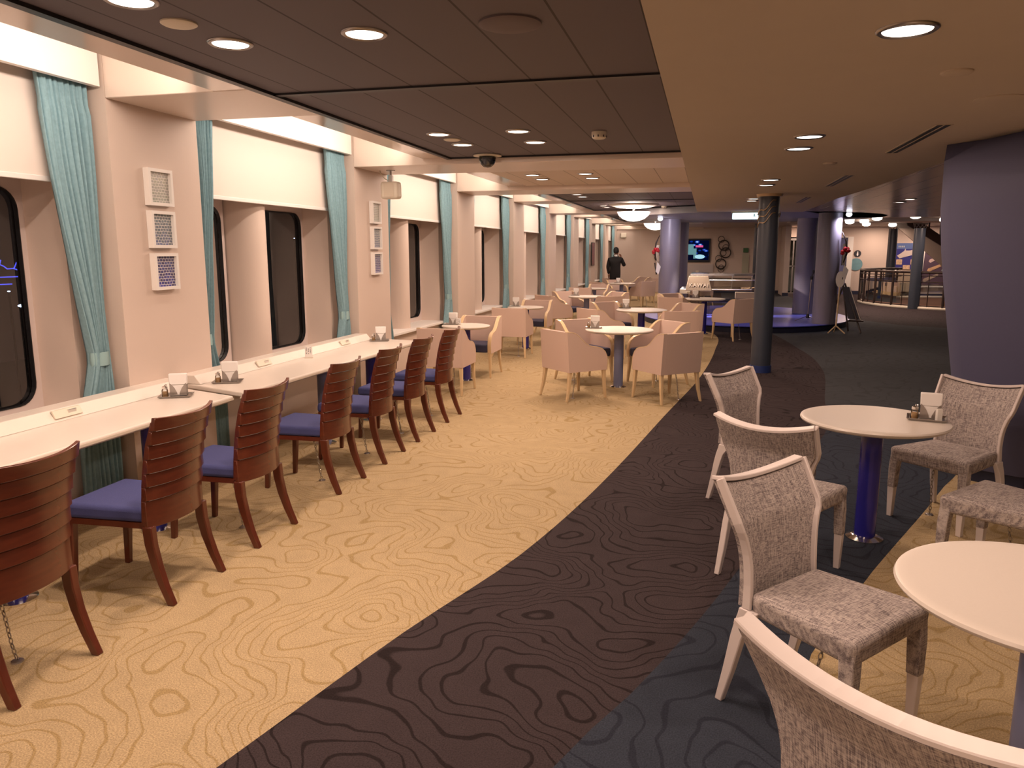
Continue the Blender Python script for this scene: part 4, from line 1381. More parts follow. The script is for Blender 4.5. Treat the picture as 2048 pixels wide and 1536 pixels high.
def setting(x, yy, z, rz, where, shaker=True, salt=False, dx=0.02):
    global trayp, holdp, shakp, saltp
    c, s_ = math.cos(rz), math.sin(rz)
    def w(a, b): return (x + a * c - b * s_, yy + a * s_ + b * c)
    la = 'small steel tray ' + where
    if trayp is None:
        trayp = thing('serving_tray', la, 'tray', (x, yy, z), rz, 'steel condiment trays')
        tray_mesh().build('tray_body', M['metal'], trayp)
    else:
        dup(trayp, (x, yy, z), rz, la)
    px, py = w(dx - 0.004, 0.014)
    la = 'steel holder packed with white napkins ' + where
    if holdp is None:
        holdp = thing('napkin_holder', la, 'napkin holder', (px, py, z + 0.003), rz, 'steel napkin holders')
        holder_parts(holdp)
    else:
        dup(holdp, (px, py, z + 0.003), rz, la)
    if shaker:
        px, py = w(-0.064, -0.030)
        la = 'glass sugar shaker with steel spout ' + where
        if shakp is None:
            shakp = thing('sugar_shaker', la, 'shaker', (px, py, z + 0.003), rz, 'glass sugar shakers')
            m = MB(); m.lathe([(0.018, 0), (0.021, 0.006), (0.020, 0.045), (0.016, 0.058)], 20); m.build('jar', M['clear'], shakp, smooth=True)
            m = MB(); m.lathe([(0.017, 0.003), (0.0175, 0.036)], 16); m.build('sugar', M['sugar'], shakp, smooth='auto')
            m = MB(); m.lathe([(0.018, 0.056), (0.018, 0.070), (0.008, 0.076)], 18); m.tube([(0, 0, 0.072), (0.004, 0, 0.083), (0.016, 0, 0.080)], 0.004, 8); m.build('lid', M['chrome'], shakp, smooth='auto')
        else:
            dup(shakp, (px, py, z + 0.003), rz, la)
ZT = 0.7375
setting(1.275, 4.80, ZT, math.radians(-14), 'on the blue-pedestal table among the grey chairs')
t = thing('salt_pot', 'white paper sachet holder beside the sugar shaker on the blue-pedestal table', 'sachet holder', (1.325, 4.755, ZT + 0.003), 0.3)
m = MB(); m.box(-0.016, 0.016, -0.011, 0.011, 0, 0.070); m.build('sachets', M['salt'], t, bevel=0.003)
setting(-3.43, 4.36, 0.7355, math.radians(28), 'at the far end of the nearest window counter')
setting(-3.43, 4.94, 0.7355, math.radians(25), 'at the near end of the second window counter')
setting(-3.43, 7.70, 0.7355, math.radians(25), 'at the far end of the second window counter')
setting(-1.36, 9.66, ZT, 0.15, 'on the nearest armchair table')
setting(-3.27, 9.70, ZT, 0.1, 'on the small table past the counter', shaker=False)
setting(-3.27, 13.2, ZT, 0.1, 'on the second small window table', shaker=False)
setting(-1.33, 13.2, ZT, 0.1, 'on the second four-chair table')
setting(-2.78, 16.75, ZT, 0.1, 'on the third window bay table', shaker=False)
setting(-0.22, 16.45, ZT, 0.1, 'on the stage-side table', shaker=False)
setting(-2.62, 23.6, ZT, 0.1, 'on the distant table before the person', shaker=False)
# menu cards
def card(x, yy, z, rz, lab, w=0.035, h=0.085):
    t = thing('menu_card', lab, 'card', (x, yy, z), rz, 'small white menu cards')
    m = MB(); m.box(-w, w, -0.0015, 0.0015, 0.004, h); m.build('card_sheet', M['paper'], t)
    m = MB()
    for c_ in (-0.018, 0.0, 0.018):
        for k in range(7):
            if (k * 7 + int(c_ * 1000)) % 5 == 0: continue
            m.box(c_ - 0.005, c_ + 0.003 + 0.002 * (k % 2), -0.0021, -0.0016, h - 0.015 - k * 0.009, h - 0.011 - k * 0.009)
    m.build('printed_lines', M['ink'], t)
    m = MB(); m.box(-w - 0.004, w + 0.004, -0.02, 0.02, 0, 0.004); m.build('card_base', M['tedge'], t)
card(-3.50, 6.28, 0.7355, math.radians(20), 'white card stand in the middle of the second window counter', 0.033, 0.105)
card(-3.17, 9.67, ZT, 0.0, 'white card beside the napkins on the small table past the counter')

# ------------------------------------------------------------------ pictures on the pillars
mos = {
    'a': mosaic('mosaic_pale', (0.48, 0.46, 0.34), (0.28, 0.34, 0.27), (0.36, 0.36, 0.34)),
    'b': mosaic('mosaic_grey_blue', (0.26, 0.33, 0.32), (0.12, 0.14, 0.36), (0.16, 0.19, 0.22)),
    'c': mosaic('mosaic_deep_blue', (0.13, 0.16, 0.32), (0.05, 0.05, 0.42), (0.08, 0.07, 0.16)),
}
def picture(yy, z0, z1, w, mk, lab, depth=0.045):
    t = thing('mosaic_picture', lab, 'picture', (-3.748, yy, (z0 + z1) / 2), 0, 'framed mosaics on the pillars')
    h = (z1 - z0) / 2; w /= 2; f = 0.022
    m = MB()
    m.box(0, depth, -w, -w + f, -h, h); m.box(0, depth, w - f, w, -h, h)
    m.box(0, depth, -w + f, w - f, h - f, h); m.box(0, depth, -w + f, w - f, -h, -h + f)
    m.build('frame', M['white'], t)
    m = MB(); m.box(0.0, 0.022, -w + f, w - f, -h + f, h - f); m.build('mosaic', mos[mk], t)
for (z0, z1, mk, w_) in ((2.01, 2.26, 'a', 'top'), (1.72, 1.975, 'b', 'middle'), (1.43, 1.685, 'c', 'bottom')):
    picture(4.72, z0, z1, 0.245, mk, '%s white-framed %s mosaic on the nearest window pillar' % (w_, {'a': 'pale green', 'b': 'grey-blue', 'c': 'deep blue'}[mk]))
    picture(8.36, z0, z1, 0.245, mk, '%s white-framed %s mosaic on the pillar with the loudspeaker' % (w_, {'a': 'pale green', 'b': 'grey-blue', 'c': 'deep blue'}[mk]))
t = thing('tall_picture', 'narrow tall dark painting on a far window pillar', 'picture', (-3.748, 25.95, 1.6))
m = MB(); m.box(0, 0.03, -0.3, 0.3, -0.36, 0.36); m.build('painting', mosaic('painting_dusk', (0.22, 0.16, 0.26), (0.05, 0.015, 0.015), (0.30, 0.08, 0.08), grout=(0.12, 0.06, 0.08)), t)
m = MB(); m.box(0, 0.034, -0.32, -0.3, -0.38, 0.38); m.box(0, 0.034, 0.3, 0.32, -0.38, 0.38); m.box(0, 0.034, -0.3, 0.3, 0.36, 0.38); m.box(0, 0.034, -0.3, 0.3, -0.38, -0.36); m.build('frame', M['ring'], t)

# ------------------------------------------------------------------ far wall: television, ring art, notices
def tvmat():
    m = bpy.data.materials.new('tv_picture'); m.use_nodes = True
    nt = m.node_tree; nt.nodes.remove(nt.nodes['Principled BSDF'])
    tc = node(nt, 'ShaderNodeTexCoord')
    n = node(nt, 'ShaderNodeTexVoronoi'); n.inputs['Scale'].default_value = 6.0
    nt.links.new(tc.outputs['Generated'], n.inputs['Vector'])
    r = node(nt, 'ShaderNodeValToRGB')
    r.color_ramp.elements[0].position = 0.10; r.color_ramp.elements[0].color = (0.55, 0.8, 1, 1)
    r.color_ramp.elements[1].position = 0.42; r.color_ramp.elements[1].color = (0.001, 0.003, 0.02, 1)
    e2 = r.color_ramp.elements.new(0.24); e2.color = (0.01, 0.06, 0.6, 1)
    nt.links.new(n.outputs['Distance'], r.inputs[0])
    e = node(nt, 'ShaderNodeEmission'); e.inputs[1].default_value = 1.2
    nt.links.new(r.outputs[0], e.inputs[0]); nt.links.new(e.outputs[0], nt.nodes['Material Output'].inputs[0])
    return m
t = thing('television', 'flat television showing a blue aquarium-like picture on the far wall', 'television', (-0.72, 33.0, 1.25))
m = MB(); m.box(-0.83, 0.83, -0.09, -0.02, 0, 0.95); m.build('bezel', M['black'], t, bevel=0.01)
m = MB(); m.box(-0.77, 0.77, -0.095, -0.089, 0.08, 0.88); m.build('screen', tvmat(), t)
m = MB(); m.lathe([(0.16, 0), (0.16, 0.006)], 20); o = m.build('screen_figure', emat('tv_bright', (0.5, 0.85, 1.0), 1.3), t, loc=(0.42, -0.097, 0.22)); o.rotation_euler = (PI / 2, 0, 0); o.scale = (1.25, 0.55, 1)
m = MB(); m.box(-0.24, 0.16, -0.1, -0.096, 0.30, 0.72); m.box(0.16, 0.28, -0.1, -0.096, 0.14, 0.55); m.build('screen_tank', emat('tv_grey', (0.20, 0.42, 0.45), 1.0), t)
m = MB(); m.box(0.24, 0.54, -0.1, -0.096, 0.60, 0.68); m.build('screen_caption', emat('tv_pink', (1.0, 0.12, 0.35), 1.2), t)
m = MB(); m.box(-0.9, 0.25, 32.93, 32.995, 0.15, 1.16)
o = m.build('wall_panel', pmat('pale_panel', (0.46, 0.42, 0.42), 0.5)); tag(o, 'pale grey panel on the wall under the television', 'panel')
m = MB(); m.box(-0.06, 0.06, -0.02, 0.0, -0.07, 0.07); tag(m.build('wall_socket', M['plastic'], loc=(-0.38, 32.93, 0.83), bevel=0.005), 'small white socket below the television', 'socket')

def ringart(label, cx, rings):
    t = thing('ring_wall_art', label, 'wall art', (cx, 32.95, 1.6))
    for (x, z, r, w) in rings:
        m = MB()
        m.tube([(x + r * math.cos(2 * PI * k / 32), -0.03, z + r * math.sin(2 * PI * k / 32)) for k in range(32)], w, 6, closed=True)
        m.build('ring', M['ring'], t, smooth=True)
# px -> metres on the far wall: about 47.3 px per metre
ringart('column of dark interlocking metal rings right of the television', 0.55, [(-0.02, 0.57, 0.12, 0.015), (0.09, 0.33, 0.20, 0.026), (0.17, 0.03, 0.20, 0.026), (0.07, 0.02, 0.12, 0.015), (0.17, 0.24, 0.12, 0.013), (-0.10, -0.20, 0.12, 0.014), (0.0, -0.42, 0.20, 0.027), (0.02, -0.56, 0.10, 0.012), (0.02, -0.64, 0.12, 0.014)])
ringart('dark metal rings partly hidden by the left stage column', -2.02, [(0.02, 0.12, 0.14, 0.015), (0.10, -0.16, 0.20, 0.026), (-0.03, -0.02, 0.11, 0.013)])
t = thing('notice_board', 'pale notice sheets on the far wall beside the slate column', 'notice', (1.55, 32.98, 1.3))
m = MB(); m.box(-0.16, 0.10, -0.02, 0, -0.55, 0.30); m.build('sheet', pmat('notice_pale', (0.42, 0.42, 0.33), 0.8), t)
m = MB(); m.box(-0.14, 0.06, -0.03, -0.02, 0.34, 0.52); m.build('green_sign', pmat('sign_dark_green', (0.06, 0.16, 0.07), 0.6), t)
m = MB(); m.box(-0.12, 0.12, -0.10, 0.0, -0.10, 0.10); tag(m.build('wall_speaker', M['plastic'], loc=(-3.45, 32.98, 2.35), bevel=0.03), 'small cream speaker high in the far left corner', 'speaker')

# glass doors and blue door
d1 = struct(thing('door_1', None, None, (3.10, 33.0, 0)))
m = MB(); m.box(0, 0.07, -0.04, 0.04, 0, 2.2); m.box(1.0, 1.08, -0.04, 0.04, 0, 2.2); m.box(0.07, 1.0, -0.04, 0.04, 2.12, 2.2); m.box(0.07, 1.0, -0.04, 0.04, 0.0, 0.05); m.build('door_frame', M['metal'], d1)
m = MB(); m.box(0.22, 0.27, -0.02, 0.02, 0.05, 2.12); m.box(0.07, 1.0, -0.02, 0.02, 1.08, 1.12); m.build('door_rail', M['metal'], d1)
m = MB(); m.box(0.07, 1.0, -0.004, 0.004, 0.05, 2.12); m.build('door_glass', M['pane'], d1)
hw_ = MB(); hw_.box(2.98, 5.45, 33.0, 33.18, 2.25, 3.0); hw_.box(2.98, 3.10, 33.0, 33.18, 0, 2.25); hw_.box(4.18, 4.75, 33.0, 33.18, 0, 2.25)
struct(hw_.build('wall_far', M['wall2']))
d2 = struct(thing('door_2', None, None, (4.75, 33.0, 0)))
m = MB(); m.box(0, 0.60, 0.0, 0.05, 0, 2.22); m.build('door_leaf', pmat('door_blue', (0.10, 0.11, 0.24), 0.5), d2)
m = MB(); m.box(0.60, 0.80, -0.08, 0.04, 0, 2.25); m.box(-0.1, 0.60, -0.05, 0.05, 2.22, 2.27); m.build('door_frame', M['white'], d2)
m = MB(); m.lathe([(0.025, 0), (0.025, 0.05)], 12); o = m.build('door_handle', M['chrome'], d2, loc=(0.08, 0.0, 1.0)); o.rotation_euler = (PI / 2, 0, 0)

# restroom sign and blue disc
t = thing('restroom_sign', 'round black restroom sign with a white figure', 'sign', (5.74, 32.99, 1.60))
m = MB(); m.lathe([(0.13, 0), (0.13, 0.012)], 32); o = m.build('plate', M['ink'], t); o.rotation_euler = (PI / 2, 0, 0)
m = MB(); m.hexa([(-0.035, -0.018, -0.06), (0.035, -0.018, -0.06), (0.035, -0.013, -0.06), (-0.035, -0.013, -0.06)], [(-0.02, -0.018, 0.035), (0.02, -0.018, 0.035), (0.02, -0.013, 0.035), (-0.02, -0.013, 0.035)])
m.box(-0.018, 0.018, -0.018, -0.013, 0.042, 0.078); m.box(-0.015, 0.015, -0.018, -0.013, -0.095, -0.06); m.build('figure', M['paper'], t)
t = MB(); t.lathe([(0.24, 0), (0.24, 0.012)], 40); o = t.build('blue_disc_sign', pmat('disc_blue', (0.16, 0.32, 0.38), 0.5, noise=(8, 0.15)), loc=(5.71, 32.99, 1.18)); o.rotation_euler = (PI / 2, 0, 0)
tag(o, 'plain round pale blue wall sign under the restroom sign', 'sign')

# posters behind the stairwell
def flat(m, pts, y0, y1):
    n = len(pts)
    tr = tessellate_polygon([[Vector((a, b, 0)) for a, b in pts]])
    m.add([(a, y0, b) for a, b in pts] + [(a, y1, b) for a, b in pts], [tuple(q) for q in tr] + [tuple(n + k for k in reversed(q)) for q in tr] + [(i, (i + 1) % n, n + (i + 1) % n, n + i) for i in range(n)])
    return m
t = thing('ship_poster', 'blue poster with a white ship and small pictures', 'poster', (7.1, 32.97, 1.0))
m = MB(); m.box(0, 0.82, -0.015, 0, 0, 1.0); m.build('backing', pmat('poster_blue', (0.035, 0.035, 0.22), 0.5), t)
m = MB(); m.box(0, 0.82, -0.02, -0.016, 0.78, 1.0); m.build('sky_band', pmat('poster_sky', (0.10, 0.16, 0.38), 0.5), t)
m = MB(); flat(m, [(0.06, 0.52), (0.16, 0.42), (0.80, 0.60), (0.80, 0.80), (0.52, 0.72), (0.36, 0.72), (0.35, 0.80), (0.31, 0.71), (0.18, 0.60)], -0.026, -0.021); m.build('ship', pmat('poster_ship', (0.60, 0.52, 0.50), 0.5), t)
m = MB(); m.box(0.05, 0.26, -0.026, -0.02, 0.18, 0.38); m.box(0.56, 0.78, -0.026, -0.02, 0.18, 0.38); m.box(0.30, 0.55, -0.026, -0.02, 0.0, 0.16); m.build('small_picture', pmat('poster_snap', (0.55, 0.40, 0.28), 0.5, noise=(18, 0.6)), t)
m = MB()
for k in range(4): m.box(0.09 + k * 0.06, 0.13 + k * 0.06, -0.026, -0.021, 0.84, 0.90)
m.build('poster_title', pmat('poster_title', (0.45, 0.48, 0.5), 0.5), t)
t = thing('deck_plan', 'slanted dark poster of ship decks in a white frame beside the stairs', 'poster', (8.02, 32.95, 0.40))
m = MB(); flat(m, [(0.05, 0.0), (1.2, 0.0), (1.2, 1.0), (0.12, 1.55)], -0.015, 0.0); m.build('backing', pmat('plan_plum', (0.10, 0.065, 0.10), 0.5), t)
m = MB(); flat(m, [(0.0, -0.05), (0.06, -0.05), (0.14, 1.6), (0.08, 1.6)], -0.03, 0.0); m.box(0.0, 1.2, -0.03, 0.0, -0.09, -0.03); m.build('frame', M['white'], t)
for (x, z, l, c_) in ((0.28, 0.90, 0.36, (0.60, 0.45, 0.42)), (0.25, 0.55, 0.62, (0.60, 0.38, 0.22)), (0.12, 0.16, 0.60, (0.40, 0.32, 0.26)), (0.75, 0.55, 0.3, (0.35, 0.45, 0.45))):
    m = MB(); dx, dz = l * 0.87, l * 0.42
    flat(m, [(x, z), (x + 0.06, z - 0.05), (x + dx, z + dz - 0.06), (x + dx + 0.02, z + dz + 0.04), (x + 0.03, z + 0.08)], -0.024, -0.016)
    m.build('deck_drawing', pmat('plan_ink', c_, 0.5, noise=(12, 0.4)), t)
cab = MB(); cab.box(6.75, 8.0, 32.6, 32.95, 0.15, 0.95)
o = cab.build('wall_cabinet', pmat('cabinet_cream', (0.45, 0.37, 0.28), 0.5)); tag(o, 'low cream cabinet under the ship poster', 'cabinet')

# ------------------------------------------------------------------ stairwell railing and stairs
t = thing('stairwell_railing', 'curved dark bronze railing with glass panels round the stairwell', 'railing', (0, 0, 0))
def rp(deg, z, r=HOLE_R - 0.0):
    a = math.radians(deg); return (HOLE_C[0] + r * math.cos(a), HOLE_C[1] + r * math.sin(a), z)
degs = list(range(118, 281, 3))
m = MB(); m.tube([rp(d_, 1.08) for d_ in degs], 0.035, 8); m.build('handrail', M['iron'], t, smooth=True)
for z in (0.98, 0.80):
    m = MB(); m.tube([rp(d_, z) for d_ in degs], 0.016, 6); m.build('rail', M['iron'], t, smooth=True)
m = MB(); m.tube([rp(d_, 0.10) for d_ in degs], 0.014, 6); m.build('rail', M['iron'], t, smooth=True)
for d_ in range(121, 281, 13):
    m = MB(); m.tube([rp(d_, 0.0), rp(d_, 1.08)], 0.036, 8); m.build('post', M['iron'], t)
for d_ in range(127, 275, 13):
    m = MB(); m.tube([rp(d_, 0.05), rp(d_, 1.05)], 0.014, 6); m.build('baluster', M['iron'], t)
for k, d_ in enumerate(range(121, 268, 13)):
    m = MB(); vs = [rp(d_ + q * 13 / 5, z) for z in (0.14, 0.76) for q in range(6)]
    m.add(vs, [(q, q + 1, 7 + q, 6 + q) for q in range(5)]); m.build('glass_panel', M['pane'], t)
t = thing('staircase', 'upper staircase with dark balusters descending to the right behind the stairwell', 'staircase', (0, 29.0, 0))
m = MB(); flat(m, [(6.4, 2.9), (6.6, 2.9), (9.4, 0.95), (9.4, 0.75), (6.55, 2.55)], -0.1, 0.0); m.build('stringer', M['iron'], t)
m = MB(); flat(m, [(6.1, 2.63), (6.5, 2.63), (9.4, 0.80), (9.4, 0.0), (9.1, 0.0)], 0.0, 0.12); m.build('soffit_panel', pmat('stair_panel', (0.34, 0.28, 0.24), 0.6), t)
for k in range(7):
    x = 6.85 + 0.36 * k; z = 2.72 - 0.70 * (x - 6.6)
    m = MB(); m.tube([(x, -0.05, z), (x, -0.05, z + 0.95)], 0.03, 6); m.build('baluster', M['iron'], t)
m = MB(); m.tube([(6.8, -0.05, 3.45), (9.4, -0.05, 1.65)], 0.04, 8); m.build('handrail', M['iron'], t)

# ------------------------------------------------------------------ crystal grand piano, bench
t = thing('grand_piano', 'transparent grand piano with a silvery lid on the blue stage', 'piano', (0.35, 20.2, 0.14))
crystal = glassmat('crystal_acrylic', (0.86, 0.84, 0.78), 0.10, 0.08)
smoke_ = pmat('smoked_acrylic', (0.16, 0.13, 0.10), 0.25)
edge = emat('piano_edge_glow', (1.0, 0.88, 0.72), 0.75)
outl = [(-0.75, -0.72), (-0.75, 0.72)]
body = [(-0.72, -0.66), (0.30, -0.62), (0.75, -0.50), (1.02, -0.18), (1.06, 0.20), (0.90, 0.55), (0.55, 0.72), (-0.72, 0.74)]
m = MB(); n = len(body); m.add([(a, b, 0.62) for a, b in body] + [(a, b, 0.86) for a, b in body], [(i, (i + 1) % n, n + (i + 1) % n, n + i) for i in range(n)]); m.build('rim', crystal, t)
m = MB(); m.prism([(a * 0.98, b * 0.98) for a, b in body], 0.60, 0.625); m.build('soundboard', pmat('soundboard_gold', (0.50, 0.35, 0.18), 0.4), t)
m = MB(); m.prism([(a * 1.02, b * 1.03) for a, b in body], 0.965, 1.0); m.build('lid', pmat('lid_silver', (0.42, 0.38, 0.36), 0.15, metal=0.8), t)
m = MB(); m.tube([(a * 0.99, b * 0.99, 0.855) for a, b in body], 0.014, 6, closed=True); m.tube([(a * 0.99, b * 0.99, 0.63) for a, b in body], 0.010, 6, closed=True); m.build('rim_edge', M['white'], t)
m = MB()
for (a, b) in ((-0.6, -0.6), (0.25, -0.58), (0.72, -0.45), (-0.6, 0.65)): m.tube([(a, b, 0.62), (a + 0.02, b, 0.97)], 0.014, 8)
m.build('lid_prop', M['white'], t)
m = MB()
for k in range(9): m.tube([(-0.40 + 0.12 * k, -0.5 + 0.02 * k, 0.635), (-0.15 + 0.13 * k, 0.55, 0.635)], 0.010, 5)
m.box(-0.60, 0.50, -0.45, 0.50, 0.630, 0.645); m.build('string_frame', M['wave'], t)
for (a, b) in ((-0.55, -0.50), (-0.55, 0.55), (0.80, 0.05)):
    m = MB(); m.legs([(a, b, 0, 0.08, 0.08), (a, b, 0.60, 0.13, 0.13)]); m.build('leg', crystal, t)
m = MB(); m.box(-0.98, -0.72, -0.66, 0.72, 0.52, 0.62); m.build('keybed', smoke_, t)
m = MB(); m.box(-0.96, -0.82, -0.60, 0.66, 0.62, 0.635); m.build('white_keys', M['paper'], t)
m = MB(); m.box(-0.90, -0.82, -0.58, 0.64, 0.636, 0.648); m.build('black_keys', M['ink'], t)
md = MB(); md.hexa([(-0.32, -0.012, 0), (0.32, -0.012, 0), (0.32, 0.012, 0), (-0.32, 0.012, 0)], [(-0.24, -0.012, 0.36), (0.22, -0.012, 0.36), (0.22, 0.012, 0.36), (-0.24, 0.012, 0.36)])
t2 = md.build('music_desk', pmat('desk_smoke', (0.17, 0.13, 0.095), 0.3), t, bevel=0.01, loc=(-0.52, -0.86, 0.60)); t2['label'] = 'smoked music panel with pale maker lettering'
tx = bpy.data.curves.new('lettering', 'FONT'); tx.body = 'KAWAI'; tx.size = 0.12; tx.align_x = 'CENTER'; tx.extrude = 0.002; tx.space_character = 1.3
tmp = bpy.data.objects.new('lettering_curve', tx); COL.objects.link(tmp)
bpy.context.view_layer.update()
txo = bpy.data.objects.new('lettering', bpy.data.meshes.new_from_object(tmp)); COL.objects.link(txo); txo.parent = t2
bpy.data.objects.remove(tmp)
txo.data.materials.clear(); txo.data.materials.append(pmat('lettering_dull', (0.34, 0.28, 0.22), 0.6))
txo.location = (0, -0.018, 0.10); txo.rotation_euler = (PI / 2, 0, 0)
m = MB(); m.box(-0.28, 0.28, -0.02, 0.02, -0.56, -0.02); m.build('desk_support', crystal, t2)
t = thing('piano_bench', 'black padded piano bench in front of the transparent piano', 'bench', (0.28, 18.7, 0.14))
m = MB(); m.box(-0.28, 0.28, -0.16, 0.16, 0.40, 0.47); m.build('cushion', M['ink'], t, bevel=0.02, bseg=3)
for a in (-0.25, 0.25):
    for b in (-0.13, 0.13):
        m = MB(); m.tube([(a, b, 0), (a, b, 0.40)], 0.014, 8); m.build('leg', M['chrome'], t)
m = MB(); m.tube([(-0.25, -0.13, 0.2), (0.25, -0.13, 0.2)], 0.01, 6); m.tube([(-0.25, -0.13, 0.39), (0.25, -0.13, 0.39)], 0.012, 6); m.build('crossbar', M['chrome'], t)
t = thing('side_table', 'low pale table with drawer beside the piano', 'side table', (0.98, 18.9, 0.14))
m = MB(); m.box(-0.30, 0.22, -0.2, 0.2, 0.46, 0.60); m.build('tabletop', pmat('drawer_beige', (0.45, 0.36, 0.27), 0.5), t)
m = MB(); m.box(-0.28, 0.20, -0.18, 0.18, 0.0, 0.46); m.build('cabinet_body', M['navy'], t)

# ------------------------------------------------------------------ microphone stand, paddle sign, easel
t = thing('microphone_stand', 'chrome microphone stand on the blue stage', 'microphone stand', (2.25, 18.35, 0.14))
m = MB(); m.tube([(0, 0, 0.10), (0.03, 0, 0.95)], 0.010, 8); m.build('pole', M['metal'], t)
m = MB(); m.lathe([(0.04, 0.07), (0.03, 0.16)], 12); m.build('hub', M['ink'], t)
for a in (200, 320, 80):
    m = MB(); m.tube([(0, 0, 0.12), (0.30 * math.cos(math.radians(a)), 0.30 * math.sin(math.radians(a)), 0.012)], 0.010, 6); m.build('leg', M['chrome'], t)
m = MB(); m.lathe([(0.03, 0.93), (0.035, 1.0)], 10, (0.03, 0, 0)); m.build('clutch', M['ink'], t)
m = MB(); m.lathe([(0.018, 1.06), (0.028, 1.10), (0.02, 1.14)], 10, (0.06, 0, 0)); m.tube([(0.03, 0, 1.0), (0.055, 0, 1.07)], 0.012, 6); m.build('microphone', M['ink'], t)
t = thing('paddle_sign', 'white life-ring shaped paddle sign on a wooden stand', 'sign stand', (2.69, 17.15, 0))
pp = [(0.085 * math.cos(2 * PI * k / 16), 0.17 * math.sin(2 * PI * k / 16)) for k in range(16)]
m = MB(); flat(m, [(a, 1.12 + b) for a, b in pp], -0.012, 0.012); m.build('paddle_board', M['white'], t)
m = MB(); flat(m, [(0.03, 1.12), (0.05, 1.12), (0.045, 1.17), (0.035, 1.17)], -0.015, -0.012); m.build('mark', M['ink'], t)
m = MB(); m.tube([(-0.02, 0, 0.14), (0, 0, 0.97)], 0.016, 8); m.build('pole', M['cream_wood'], t)
for a in (215, 325, 90):
    m = MB(); m.tube([(-0.02, 0, 0.16), (-0.02 + 0.20 * math.cos(math.radians(a)), 0.2 * math.sin(math.radians(a)), 0.012)], 0.014, 6); m.build('leg', M['cream_wood'], t)
t = thing('easel', 'dark wooden easel holding a blackboard at the stage end', 'easel', (3.0, 17.55, 0))
m = MB(); m.tube([(-0.02, 0, 0.01), (-0.17, 0.14, 1.02)], 0.018, 6); m.build('leg', M['iron'], t)
m = MB(); m.tube([(0.18, -0.30, 0.01), (-0.13, 0.12, 1.02)], 0.018, 6); m.build('leg', M['iron'], t)
m = MB(); m.tube([(-0.42, 0.35, 0.01), (-0.15, 0.14, 0.98)], 0.018, 6); m.build('leg', M['iron'], t)
m = MB(); m.hexa([(-0.04, 0.0, 0.28), (0.15, -0.24, 0.28), (0.17, -0.22, 0.28), (-0.02, 0.02, 0.28)], [(-0.17, 0.10, 0.95), (-0.06, -0.02, 0.95), (-0.04, 0.0, 0.95), (-0.15, 0.12, 0.95)]); m.build('blackboard', M['ink'], t)
m = MB(); m.tube([(0.165, -0.25, 0.28), (-0.055, -0.03, 0.95)], 0.010, 6); m.build('chalk_rail', M['metal'], t)
m = MB(); m.box(-0.10, 0.22, -0.29, -0.25, 0.24, 0.27); m.build('ledge', M['iron'], t)

# ------------------------------------------------------------------ person in black
def skin_mesh(name, nodes, edges, mat, parent, sub=2, root=0, loc=(0, 0, 0)):
    me = bpy.data.meshes.new(name)
    me.from_pydata([n_[0] for n_ in nodes], edges, [])
    o = bpy.data.objects.new(name, me); COL.objects.link(o)
    me.materials.append(mat)
    o.parent = parent; o.location = loc
    sk_ = o.modifiers.new('skin', 'SKIN')
    sk_.use_smooth_shade = True
    for i, n_ in enumerate(nodes):
        r = n_[1]
        me.skin_vertices[0].data[i].radius = r if isinstance(r, tuple) else (r, r)
    me.skin_vertices[0].data[root].use_root = True
    s_ = o.modifiers.new('sub', 'SUBSURF'); s_.levels = sub; s_.render_levels = sub
    return o
pn = thing('person', 'person in a black suit seen from behind, hand raised to the face', 'person', (-2.90, 25.35, 0), math.radians(-10))
S = 1.0
nodes = [((0, 0, 0.98), (0.19, 0.13)), ((0, 0, 1.15), (0.18, 0.125)), ((0, -0.01, 1.32), (0.20, 0.13)), ((0.0, 0.0, 1.45), (0.17, 0.10)), ((0.0, 0.02, 1.52), (0.065, 0.06)), ((0.01, 0.03, 1.60), (0.060, 0.06)),
         ((-0.20, 0, 1.43), (0.075, 0.075)), ((-0.25, -0.01, 1.18), (0.065, 0.065)), ((-0.23, 0.05, 0.95), (0.040, 0.040)),
         ((0.20, 0, 1.43), (0.075, 0.075)), ((0.29, 0.06, 1.22), (0.066, 0.066)), ((0.16, 0.20, 1.42), (0.040, 0.040)),
         ((-0.09, 0, 0.85), (0.095, 0.095)), ((-0.10, 0.0, 0.48), (0.068, 0.068)), ((-0.10, -0.02, 0.10), (0.045, 0.045)), ((-0.11, 0.14, 0.045), (0.042, 0.035)),
         ((0.09, 0, 0.85), (0.095, 0.095)), ((0.10, 0.01, 0.48), (0.068, 0.068)), ((0.10, -0.02, 0.10), (0.045, 0.045)), ((0.11, 0.14, 0.045), (0.042, 0.035))]
edges = [(0, 1), (1, 2), (2, 3), (3, 4), (4, 5), (3, 6), (6, 7), (7, 8), (3, 9), (9, 10), (10, 11), (0, 12), (12, 13), (13, 14), (14, 15), (0, 16), (16, 17), (17, 18), (18, 19)]
skin_mesh('suit', nodes, edges, M['suit'], pn)
